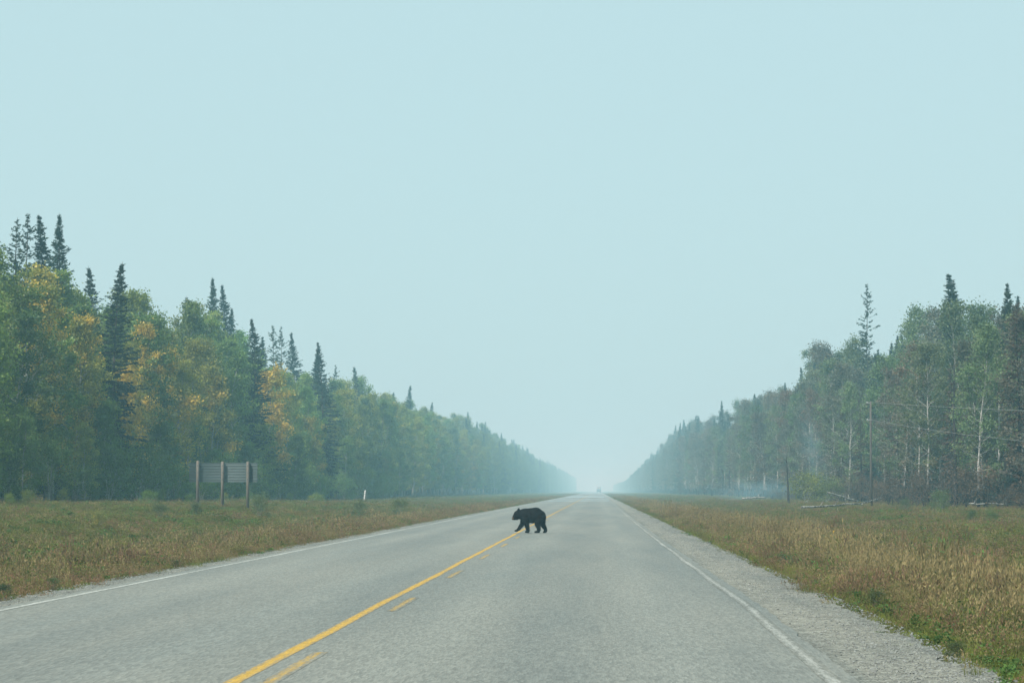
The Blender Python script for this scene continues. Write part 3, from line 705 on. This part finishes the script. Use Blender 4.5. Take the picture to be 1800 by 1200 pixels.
# trees that look alike are told apart by their order along the road
ORD = 'nearest second third fourth fifth sixth seventh eighth ninth tenth eleventh twelfth thirteenth fourteenth fifteenth sixteenth seventeenth eighteenth nineteenth twentieth twenty-first twenty-second twenty-third twenty-fourth twenty-fifth twenty-sixth twenty-seventh twenty-eighth twenty-ninth thirtieth'.split()
by = {}
for o in COL.objects:
    if o.type == 'EMPTY' and o.get('group') and o.get('label'): by.setdefault(o['label'], []).append(o)
for lab, os_ in by.items():
    if len(os_) > 1:
        for i, o in enumerate(sorted(os_, key=lambda q: q.location.y)):
            if i < len(ORD): o['label'] = ('nearest ' if i == 0 else ORD[i] + '-nearest ') + lab

# the rest of both woods, which reads as one mass: deeper rows and the far distance
FOR = []
def whole(kd, i, colour, turned):
    _, _, H, T, C, bm_, lm_ = KIND[kd][i]
    G = Geo()
    for src, m in ((T, 0), (C, 1)):
        V = np.concatenate(src.V); G.add(V, np.concatenate(src.Q), np.concatenate(src.T) if src.T else None, np.concatenate(src.a), m)
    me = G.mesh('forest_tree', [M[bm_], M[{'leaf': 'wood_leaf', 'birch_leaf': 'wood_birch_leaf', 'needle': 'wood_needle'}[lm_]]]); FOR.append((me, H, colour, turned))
whole('poplar', 0, GREENS[0], .1); whole('poplar', 2, GREENS[2], .2); whole('poplar', 3, GREENS[4], .1); whole('spruce', 0, SPR, -.3); whole('spruce', 2, SPR, -.3)
whole('birch', 0, RIGHTC[1][0], .15); whole('birch', 1, RIGHTC[3][0], .3); whole('birch', 2, RIGHTC[4][0], .2); whole('spruce', 1, SPR, -.3)
fcoll = bpy.data.collections.new('forest_tree')
for i, (me, H, colr, tu) in enumerate(FOR):
    o = bpy.data.objects.new('forest_tree_%03d' % i, me); o.color = (*colr, tu); fcoll.objects.link(o)
def mass(name, side, label):
    P, I_, S = [], [], []
    sk = SKL if side < 0 else SKR
    def put(x, y, f):
        px, Ht = top_height(x, y, sk)
        Ht = min(Ht, 22.0)
        i = (rng.choice([0, 1, 2, 0, 1, 2, 3, 4]) if side < 0 else rng.choice([5, 6, 7, 5, 7, 8]))
        P.append((x, y, float(ground_z(x, y)))); I_.append(i); S.append(max(4, Ht * f * (1.13 if i in (3, 4, 8) else 1)) / FOR[i][1])
    e = 28.5 if side < 0 else 21
    for y in np.arange(604, 1300, 3.2): put(side * (e + rng.uniform(0, 3)), y, rng.uniform(.62, 1.0)); put(side * (e + 4 + rng.uniform(0, 5)), y + 1.5, rng.uniform(.72, 1.10))
    for y in np.arange(1300, 3200, 8): put(side * (e + rng.uniform(0, 3)), y, rng.uniform(.72, 1.1)); put(side * (e + 4 + rng.uniform(0, 4)), y + 4, rng.uniform(.9, 1.05))
    for y in np.arange(86, 600, 3.6):
        for lat in (8, 12.5, 18, 25, 34): put(side * (e + lat + rng.uniform(-2, 2)), y + rng.uniform(-2, 2), rng.uniform(.62, .86) if lat < 30 else .7)
    n = len(P)
    return scatter(name, np.array(P), np.array(I_, np.int32), rng.uniform(0, 6.28, n), np.array(S), fcoll, label, 'forest')
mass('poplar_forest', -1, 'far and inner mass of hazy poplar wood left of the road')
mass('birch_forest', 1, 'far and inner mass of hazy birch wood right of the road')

# ------------------------------------------------------------------ things on the verges
# road sign seen from behind: three wooden posts and stacked ribbed boards
sx, sD = at(392, 106)[0], 106.0
sz = float(ground_z(sx, sD)); sign = tag(empty('road_sign', (sx, sD, sz), math.radians(3)), 'ribbed grey road sign seen from behind on three wooden posts', 'sign')
ppm = FPX / sD                                             # photo pixels per metre there
t = NT('aluminium_back'); p = t.pos()
M['sign_back'] = t.done(t.bsdf(t.mix(t.noise(p, 2.2, 4), (.075, .11, .115), (.11, .145, .15)), .6, .3))
ztop = at(392, sD, 813)[1] - sz; zbot = at(392, sD, 847)[1] - sz; hw = 60 / ppm
nb = 7; bh = (ztop - zbot) / nb
G = Geo()                                                  # one board with a turned lip top and bottom, as extruded planks have
y_f, y_b = .075, .035
prof = [(0, y_f), (0, .012), (.02, .012), (.035, y_b), (bh * .5 - .014, y_b), (bh * .5 - .007, .025), (bh * .5 + .007, .025), (bh * .5 + .014, y_b), (bh - .035, y_b), (bh - .02, .012), (bh - .006, .012), (bh - .006, y_f)]
V = [(-hw, yy, zz_) for zz_, yy in prof] + [(hw, yy, zz_) for zz_, yy in prof]; m_ = len(prof)
G.add(V, [(i, i + m_, (i + 1) % m_ + m_, (i + 1) % m_) for i in range(m_)], [(0, i + 1, i) for i in range(1, m_ - 1)] + [(m_, m_ + i, m_ + i + 1) for i in range(1, m_ - 1)])
board_me = G.mesh('panel', [M['sign_back']])
for i in range(nb): link('panel', board_me, sign, (float(rng.normal(0, .006)), 0, zbot + bh * i))
for pxp, tp in ((348, 809.5), (391.5, 811), (436, 811)):
    G = Geo(); lx = (pxp - 392) / ppm; hz = at(pxp, sD, tp)[1] - sz; a = .058
    V = []
    for zz_, s_ in ((-.3, 1), (hz - .02, 1), (hz, .82)): V += [(lx - a * s_, -.20 - .0, zz_), (lx + a * s_, -.20, zz_), (lx + a * s_, -.012, zz_), (lx - a * s_, -.012, zz_)]
    Q = [(k * 4 + i, k * 4 + (i + 1) % 4, k * 4 + 4 + (i + 1) % 4, k * 4 + 4 + i) for k in range(2) for i in range(4)] + [(8, 9, 10, 11), (3, 2, 1, 0)]
    G.add(V, Q); post = link('post', G.mesh('post', [M['post_wood']]), sign)
    G = Geo()
    for zz_ in (zbot + .12, (zbot + ztop) / 2, ztop - .12): G.box((lx - .02, -.212, zz_ - .02), (lx + .02, -.1995, zz_ + .02))
    link('bolt', G.mesh('bolt', [M['sign_back']]), post)

# white marker post
mx, mD = at(640, 215)[0], 215.0
t = NT('white_plastic'); M['white_plastic'] = t.done(t.bsdf((.50, .52, .52), .5, .4))
t = NT('dark_band'); M['dark_band'] = t.done(t.bsdf((.05, .05, .05), .5, .4))
mk = tag(empty('marker_post', (mx, mD, float(ground_z(mx, mD))), 0), 'thin leaning white marker post in the grass beside the wood', 'post')
mk.rotation_euler = (0, math.radians(5), 0)
G = Geo(); hh = at(640, mD, 861)[1] - float(ground_z(mx, mD))
pts = [(-.06, 0), (.06, 0), (.07, .04), (-.07, .04)]
V = [(x_, y_, -.3) for x_, y_ in pts] + [(x_, y_, hh - .10) for x_, y_ in pts] + [(-.01, 0, hh), (.06, 0, hh), (.07, .04, hh), (-.02, .04, hh)]
G.add(V, [(k * 4 + i, k * 4 + (i + 1) % 4, k * 4 + 4 + (i + 1) % 4, k * 4 + 4 + i) for k in range(2) for i in range(4)] + [(8, 9, 10, 11)])
link('post', G.mesh('post', [M['white_plastic']]), mk)
G = Geo(); G.box((-.045, -.008, hh - .36), (.045, -.002, hh - .28)); link('reflector', G.mesh('reflector', [M['white_plastic']]), mk)

# utility poles and two slack wires at the right-hand wood
def utility_pole(x, y, H, label):
    o = tag(empty('utility_pole', (x, y, float(ground_z(x, y)))), label, 'pole')
    G = Geo(); G.tube([(0, 0, -.4), (0, 0, H * .5), (.01, 0, H)], [.085, .075, .06], 9); link('shaft', G.mesh('shaft', [M['pole_wood']], True), o)
    t_ = M['white_plastic']
    for z_ in (H - .12, H - 1.18):
        G = Geo(); G.tube([(-.055, 0, z_), (-.20, 0, z_), (-.20, 0, z_ + .03)], [.02, .02, .02], 6); G.tube([(-.2, 0, z_ + .0), (-.2, 0, z_ + .05), (-.2, 0, z_ + .10)], [.03, .04, .025], 8)
        link('insulator', G.mesh('insulator', [t_], True), o)
    return o
p1x, p1z = at(1530, 150, 705); H1 = p1z - float(ground_z(p1x, 150.))
utility_pole(p1x, 150., H1, 'slim weathered utility pole holding two slack wires before the birches')
p2x = 18.0; utility_pole(p2x, 58., 2.75, 'short anchor pole at the near end of the slack wires')
t = NT('wire_metal'); M['wire'] = t.done(t.bsdf((.27, .27, .26), .5, .4))
for nm, dz, sag, ph in (('wire', .02, .12, 'upper slack wire strung in front of the birches'), ('wire', 1.08, .30, 'lower slack wire strung in front of the birches')):
    a = np.array([p1x - .2, 150., float(ground_z(p1x, 150.)) + H1 - dz - .02]); b2 = np.array([p2x - .2, 58., float(ground_z(p2x, 58.)) + 2.75 - dz - .02])
    s = np.linspace(0, 1, 40)[:, None]; P = a * (1 - s) + b2 * s; P[:, 2] -= (4 * sag * s * (1 - s))[:, 0]
    G = Geo(); G.tube(P, .008, 5); tag(link(nm, G.mesh('wire', [M['wire']], True)), ph, 'wire', 'slack wires at the birch wood')

# charred leaning snag, stumps and fallen logs
def snag(px, D, pyt, r, label, lean=0.0, nbr=4, bark_='burnt_bark', seed=1, group=None):
    x, zt = at(px, D, pyt); gz = float(ground_z(x, D)); H = zt - gz; rr = np.random.default_rng(seed)
    o = tag(empty('charred_snag', (x, D, gz)), label, 'dead tree', group)
    z = np.linspace(0, 1, 9); P = np.stack([lean * H * z + np.cumsum(rr.normal(0, .012, 9)) * z * H * .3, 0 * z, z * H], 1); P[0, 2] = -.2
    G = Geo(); G.tube(P, r * (1 - .75 * z), 7); link('trunk', G.mesh('trunk', [M[bark_]], True), o)
    for i in range(nbr):
        f = rr.uniform(.3, .95); p0 = np.array([np.interp(f, z, P[:, j]) for j in range(3)]); G = Geo()
        Q = limb_path(p0, rr.uniform(0, 6.28), rr.uniform(-.1, .5), rr.uniform(.2, .5), .1, rr); G.tube(Q, np.linspace(r * .25, r * .07, 6), 4); link('branch', G.mesh('branch', [M[bark_]], True), o)
    return o
snag(1386, 180, 803, .10, 'tall thin charred snag leaning beside the round willow bush', -.035, 3, seed=5)
for px, D, py, r, s, ph in ((1771, 118, 858, .05, 7, 'short black-footed dead stem at the frame edge'), (1657, 128, 845, .11, 9, 'stout black snag standing in the burnt patch'),
                            (1678, 130, 640, .12, 10, 'tall black trunk rising from the burnt patch'), (1569, 150, 873, .04, 11, 'thin pale broken stem at the end of the burnt patch'), (1752, 134, 700, .10, 12, 'tall grey dead trunk by the frame edge')):
    snag(px, D, py, r, ph, rng.normal(0, .01), 5, 'burnt_bark' if 'black' in ph else 'birch_bark', s)
def log(pa, pb, r0, r1, label, mat='grey_log', stubs=3, seed=3):
    rr = np.random.default_rng(seed); a = np.array(pa); b_ = np.array(pb)
    o = tag(empty('fallen_log', tuple(a)), label, 'log'); s = np.linspace(0, 1, 12)[:, None]
    P = (b_ - a) * s + rr.normal(0, .02, (12, 3)); L = np.linalg.norm(b_ - a)
    G = Geo(); G.tube(P, np.linspace(r0, r1, 12), 8); link('trunk', G.mesh('trunk', [M[mat]], True), o)
    for i in range(stubs):
        p0 = P[rr.integers(2, 11)]; G = Geo(); d = rr.normal(size=3); d[2] = abs(d[2]) + .4; d /= np.linalg.norm(d); ln = rr.uniform(.15, .55)
        G.tube([p0, p0 + d * ln * .5, p0 + d * ln + rr.normal(0, .04, 3)], [r1 * .7, r1 * .5, r1 * .25], 5); link('branch', G.mesh('branch', [M[mat]], True), o)
    return o
def gpt(px, D, h): x = at(px, D)[0]; return (x, D, float(ground_z(x, D)) + h)
log(gpt(1408, 131, .36), gpt(1514, 136, .44), .055, .035, 'pale birch log lying in the tan grass below the bush', stubs=5, seed=3)
log(gpt(1514, 137, .42), gpt(1551, 141, .75), .04, .015, 'thin forked branch end beyond the pale birch log', stubs=2, seed=6)
log(gpt(1455, 170, .95), gpt(1508, 172, .25), .05, .06, 'grey broken trunk sloping down beside the round willow bush', stubs=3, seed=8)
log(gpt(1305, 230, .42), gpt(1346, 232, .40), .08, .06, 'small white log on burnt ground far past the charred snag', stubs=2, seed=12)
log(gpt(1700, 124, .35), gpt(1770, 121, .45), .035, .02, 'thin pale fallen stem across the burnt patch by the frame edge', stubs=3, seed=14)

# willow bush and single plants
bx = at(1424, 178)[0]
plant('shrub', at(1416, 182)[0], 182., 2.2, (.155, .17, .04), .05, 'round yellow-green willow bush beside the charred snag', wide=1.45, var=0)
plant('shrub', at(1452, 186)[0], 186., 1.8, (.12, .145, .045), -.2, 'lower green willow bush touching the round one', wide=1.5, var=1)
for px, D, H, c_, tu, ph in ((458, 88, .85, (.10, .15, .065), -.3, 'leafy pale green bush in the grass below the sign'), (283, 78, .55, (.09, .13, .06), -.3, 'small leafy sapling in the grass before the sign'),
                             (702, 118, .9, (.12, .15, .045), .1, 'yellow-green leafy sapling on the verge past the marker post'), (632, 112, .8, (.10, .13, .055), -.1, 'upright pale sapling below the marker post'),
                             (176, 64, .45, (.14, .16, .04), .25, 'small yellow-tipped sapling in the left meadow'), (345, 84, .5, (.11, .15, .06), -.1, 'tiny bright sapling just left of the pale green bush'),
                             (1654, 112, 1.0, (.09, .13, .05), -.1, 'young sapling in front of the black burnt patch'), (1590, 116, .6, (.08, .11, .05), -.1, 'small sapling at the near end of the burnt patch'),
                             (1708, 90, .5, (.07, .11, .03), -.3, 'round green herb clump in the right meadow'), (1745, 84, .5, (.07, .115, .03), -.3, 'larger green herb clump in the right meadow by the frame edge'),
                             (8, 27.2, .17, (.045, .085, .035), -.3, 'dark green weed at the gravel edge in the corner'), (95, 29.3, .16, (.06, .10, .03), -.3, 'low green weed on the gravel edge near the corner'),
                             (310, 38.0, .13, (.04, .07, .03), -.3, 'dark low weed on the gravel edge below the sign'), (388, 41.5, .12, (.06, .09, .03), -.3, 'small weed on the gravel edge before the bear'),
                             (1505, 32.0, .14, (.06, .09, .03), -.2, 'small weed rooted in the gravel shoulder'), (1537, 26.0, .2, (.07, .10, .03), -.2, 'wispy weed standing alone on the gravel shoulder'),
                             (1678, 17.6, .13, (.07, .11, .03), -.1, 'grassy weed tuft on the gravel in the near corner'), (1381, 40.5, .22, (.04, .08, .03), -.3, 'dark green herb at the grass edge of the gravel')):
    x = at(px, D)[0]
    if D < 45 and px < 600: x = min(x, -6.36)
    plant('shrub', x, D, H, c_, tu, ph, wide=1.0 if H > .3 else 1.3)
for i in range(16):                                          # knee-high saplings along the foot of the poplars
    D = 84 + i * 6.2 + rng.uniform(-2, 2); xx = -rng.uniform(17.5, 24.5); z = zone_left(project(xx, D, 1)[0])
    plant('shrub', xx, D, rng.uniform(.35, .8), (GREENS[i % 6][0], GREENS[i % 6][1], GREENS[i % 6][2]), float(rng.choice([-.3, -.1, .2])), ORD[i].replace('nearest', 'first') + ' knee-high sapling on the meadow bank counting away from the camera', 'knee-high saplings on the meadow bank')
x = at(1465, 50)[0]
G = Geo(); rr = np.random.default_rng(77)
fl = tag(empty('yellow_flower', (x, 50., float(ground_z(x, 50.)))), 'single yellow wildflower standing above the tan grass', 'flower')
t = NT('petal'); M['petal'] = t.done(t.bsdf((.75, .45, .02), .6, .2)); t = NT('flower_stem'); M['stem'] = t.done(t.bsdf((.07, .10, .03), .7, .2))
G.tube([(0, 0, -.05), (.02, 0, .35), (.0, 0, .62)], [.006, .005, .004], 5); link('stem', G.mesh('stem', [M['stem']]), fl)
for cx_, cz_ in ((0, .62), (-.05, .55), (.05, .52)):
    G = Geo(); G.leaves(np.array([[cx_, 0, cz_]]) + rr.normal(0, .010, (10, 3)), .026, .6, r=rr); link('bloom', G.mesh('bloom', [M['petal']]), fl)

# ------------------------------------------------------------------ the bear crossing the road
t = NT('bear_fur'); p = t.pos(); n_ = t.noise(p, 30, 3, .7)
sp_ = t.n('ShaderNodeSeparateXYZ'); t.l(p, sp_.inputs[0])
c = t.mix(t.ramp(n_, .4, .7), (.0025, .0025, .003), (.008, .007, .006))
snout = t.math('MULTIPLY', t.ramp(sp_.outputs[0], -.415, -.445), t.ramp(sp_.outputs[2], .45, .42))
c = t.mix(snout, c, (.11, .085, .06))
M['fur'] = t.done(t.bsdf(c, .75, .12, t.noise(t.pos((30, 30, 90)), 1.0, 3), .5, .02))
bxp, bD = at(930, 67.0)[0], 67.0
bear = tag(empty('bear', (bxp, bD, .003), math.radians(-4)), 'black bear walking across the yellow centre line of the road', 'bear')
def bear_mesh():
    bm = bmesh.new()
    def ball(p_, r_, sc=(1, 1, 1)):
        mt = Matrix.Translation(p_) @ Matrix.Diagonal((*[r_ * q for q in sc], 1)); bmesh.ops.create_icosphere(bm, subdivisions=3, radius=1, matrix=mt)
    def chain(pts, n=7):
        for (a, ra), (b_, rb) in zip(pts[:-1], pts[1:]):
            for i in range(n + 1):
                f = i / n; ball(Vector(a).lerp(Vector(b_), f), ra + (rb - ra) * f)
    # trunk: rump, high back, chest
    ball((.28, 0, .46), .175, (1.0, .92, 1.0)); ball((.17, 0, .495), .21, (1.05, .84, 1.0)); ball((.04, 0, .485), .205, (1.0, .82, .97))
    ball((-.08, 0, .49), .19, (1.0, .84, 1.0)); ball((-.15, 0, .51), .155, (.95, .9, 1.05)); ball((.10, 0, .405), .13, (2.1, .95, 1.0)); ball((.36, 0, .42), .10)
    chain([((-.17, 0, .525), .135), ((-.25, 0, .508), .118), ((-.32, 0, .50), .105)])
    # head
    ball((-.315, 0, .51), .115, (1, .95, 1)); ball((-.335, 0, .555), .07, (1.0, 1.15, .9)); chain([((-.37, 0, .48), .075), ((-.43, 0, .415), .045), ((-.449, 0, .392), .034)])
    chain([((-.335, 0, .44), .07), ((-.41, 0, .385), .034)])
    for s in (-1, 1):
        ball((-.295, s * .078, .632), .044, (.6, 1.0, 1.15))
    # front leg reaching ahead (far side), lifted a little
    chain([((-.15, .075, .40), .095), ((-.20, .08, .25), .062), ((-.295, .08, .115), .043), ((-.335, .08, .075), .04)]); ball((-.365, .08, .062), .038, (1.5, 1.0, .75))
    # front leg planted (near side)
    chain([((-.10, -.075, .40), .10), ((-.06, -.08, .23), .064), ((-.025, -.08, .09), .048), ((-.02, -.08, .045), .046)]); ball((-.055, -.08, .036), .036, (1.6, 1.1, .95))
    # hind leg planted forward (near side)
    chain([((.30, -.075, .40), .115), ((.235, -.085, .26), .078), ((.275, -.085, .13), .052), ((.275, -.085, .055), .046)]); chain([((.275, -.085, .042), .038), ((.18, -.085, .030), .030)])
    # hind leg pushing off behind (far side)
    chain([((.34, .075, .38), .11), ((.365, .08, .24), .07), ((.435, .08, .13), .047), ((.455, .08, .06), .043)]); chain([((.455, .08, .045), .036), ((.405, .08, .03), .030)])
    ball((.445, 0, .44), .028, (1, 1, 1.3))
    me = bpy.data.meshes.new('bear_raw'); bm.to_mesh(me); bm.free()
    o = bpy.data.objects.new('bear_raw', me); COL.objects.link(o)
    a = o.modifiers.new('r', 'REMESH'); a.mode = 'VOXEL'; a.voxel_size = .011
    b_ = o.modifiers.new('s', 'SMOOTH'); b_.factor = .5; b_.iterations = 5
    dg = bpy.context.evaluated_depsgraph_get(); ev = o.evaluated_get(dg); out = bpy.data.meshes.new_from_object(ev)
    bpy.data.objects.remove(o); out.name = 'bear_body'
    out.materials.clear(); out.materials.append(M['fur'])
    for q in out.polygons: q.use_smooth = True
    return out
bme = bear_mesh(); link('body', bme, bear)
co = np.empty(len(bme.vertices) * 3, np.float32); bme.vertices.foreach_get('co', co); co = co.reshape(-1, 3)
no = np.empty(len(bme.vertices) * 3, np.float32); bme.vertices.foreach_get('normal', no); no = no.reshape(-1, 3)
sel = np.where((co[:, 2] > .07) & (co[:, 0] > -.36))[0]; sel = rng.choice(sel, min(9000, len(sel)), replace=False)
d = no[sel] * .55 + np.array([.55, 0, -.45]) + rng.normal(0, .2, (len(sel), 3)); d /= np.linalg.norm(d, axis=1)[:, None]
sd = np.cross(d, rng.normal(size=d.shape)); sd /= np.linalg.norm(sd, axis=1)[:, None]
ln = rng.uniform(.018, .036, len(sel))[:, None]
V = np.stack([co[sel] - sd * .0025, co[sel] + sd * .0025, co[sel] + d * ln], 1).reshape(-1, 3)
link('fur', mesh_np('fur', V, None, np.arange(len(V)).reshape(-1, 3), None, [M['fur']]), bear)
t = NT('nose_black'); M['nose'] = t.done(t.bsdf((.008, .008, .009), .35, .5))
def ball_mesh(name, r_, mat, sc=(1, 1, 1)):
    bm = bmesh.new(); bmesh.ops.create_icosphere(bm, subdivisions=2, radius=r_, matrix=Matrix.Diagonal((*sc, 1))); me = bpy.data.meshes.new(name); bm.to_mesh(me); bm.free(); me.materials.append(mat)
    for q in me.polygons: q.use_smooth = True
    return me
link('nose', ball_mesh('nose', .016, M['nose'], (.8, 1.2, .8)), bear, (-.474, 0, .386))
for s in (-1, 1): link('eye', ball_mesh('eye', .008, M['nose']), bear, (-.398, s * .048, .508))

# ------------------------------------------------------------------ far vehicle in the haze
t = NT('car_paint'); M['car'] = t.done(t.bsdf((.24, .25, .26), .35, .5)); t = NT('car_glass'); M['glass'] = t.done(t.bsdf((.02, .025, .03), .1, .5))
t = NT('tyre'); M['tyre'] = t.done(t.bsdf((.02, .02, .02), .9, .1)); t = NT('lamp_red'); M['lamp'] = t.done(t.bsdf((.25, .02, .02), .3, .5))
cD = 1300.0; cx = at(1052.5, cD)[0]
car = tag(empty('truck', (cx, cD, .003)), 'tall box truck far down the road, faded by haze', 'truck')
G = Geo(); G.box((-1.2, -3.2, .95), (1.2, 1.6, 3.35)); link('cargo_box', G.mesh('cargo_box', [M['car']]), car)
G = Geo(); prof = [(1.75, .6), (1.75, 2.45), (2.6, 2.5), (3.2, 1.65), (3.9, 1.45), (4.0, .6)]
V = [(s_ * 1.05, yy, zz_) for s_ in (-1, 1) for yy, zz_ in prof]; m_ = len(prof)
G.add(V, [(i, (i + 1) % m_, (i + 1) % m_ + m_, i + m_) for i in range(m_)], [(0, i + 1, i) for i in range(1, m_ - 1)] + [(m_, m_ + i, m_ + i + 1) for i in range(1, m_ - 1)])
link('cab', G.mesh('cab', [M['car']]), car)
G = Geo(); G.box((-.45, -3.3, .62), (.45, 3.4, .94)); G.box((-1.15, -3.32, .55), (1.15, -3.22, .72)); link('chassis', G.mesh('chassis', [M['tyre']]), car)
G = Geo()
for s_ in (-1, 1): G.box((s_ * .58 - .54, -3.235, 1.05), (s_ * .58 + .54, -3.203, 3.25))
link('rear_door', G.mesh('rear_door', [M['car']]), car)
for s_ in (-1, 1):
    G = Geo(); G.box((s_ * .95 - .12, -3.36, .74), (s_ * .95 + .12, -3.24, .90)); link('tail_light', G.mesh('tail_light', [M['lamp']]), car)
    for yy in (-2.0, 2.9):
        G = Geo(); G.tube([(s_ * .75, yy, .47), (s_ * 1.08, yy, .47)], .47, 14); link('wheel', G.mesh('wheel', [M['tyre']]), car)

# ------------------------------------------------------------------ smoky air
G = Geo(); G.box((-1700, -400, -2.0), (1700, 5400, 27.0))
haze = tag(link('haze', G.mesh('haze', [])), 'even pale blue wildfire smoke filling the whole scene', 'haze', None, 'stuff')
hm = bpy.data.materials.new('smoky_air'); hm.use_nodes = True; ht = hm.node_tree; ht.nodes.clear()
ho = ht.nodes.new('ShaderNodeOutputMaterial'); hv = ht.nodes.new('ShaderNodeVolumePrincipled')
hv.inputs['Color'].default_value = (*HAZE_COLOR, 1); hv.inputs['Density'].default_value = HAZE_DENSITY; hv.inputs['Anisotropy'].default_value = 0.0; hv.inputs['Absorption Color'].default_value = (.58, .27, .30, 1)
ht.links.new(hv.outputs[0], ho.inputs['Volume']); haze.data.materials.append(hm)
def smoke(name, px, D, z0, rx, ry, h, lean, peak, label):
    bm = bmesh.new(); bmesh.ops.create_icosphere(bm, subdivisions=3, radius=1.0)
    me = bpy.data.meshes.new(name); bm.to_mesh(me); bm.free()
    x = at(px, D)[0]; o = tag(link(name, me, None, (x, D, float(ground_z(x, D)) + z0 + h)), label, 'smoke', None, 'stuff')
    o.scale = (rx, ry, h); o.rotation_euler = (0, lean, 0)
    t = NT(name); p = t.pos(); ln = t.n('ShaderNodeVectorMath', operation='LENGTH'); t.l(p, ln.inputs[0])
    fall = t.math('POWER', t.ramp(ln.outputs['Value'], 0.0, 1.0, 1.0, 0.0), 1.3)
    wisp = t.ramp(t.noise(t.pos((1.2, 1.2, 1.6)), 1.3, 3, .6), .35, .65)
    v = t.n('ShaderNodeVolumePrincipled'); v.inputs['Color'].default_value = (.42, .78, 1, 1); v.inputs['Absorption Color'].default_value = (1, 1, 1, 1)
    t.l(t.math('MULTIPLY', t.math('MULTIPLY', fall, wisp), peak), v.inputs['Density'])
    t.l(v.outputs[0], t.out.inputs['Volume']); me.materials.append(t.m)
smoke('smoke_plume', 1428, 196, .2, 1.3, 2.5, 4.2, math.radians(-14), .16, 'thin bluish smoke plume rising behind the round willow bush')
smoke('ground_smoke', 1330, 240, -.6, 5.5, 30, 1.7, 0, .03, 'low bluish smoke drifting along the foot of the birches')
print('trees', len(TREES), {k: sum(1 for t_ in TREES if t_[0] == k) for k in NAMES}, 'max H', max(t_[3] for t_ in TREES))
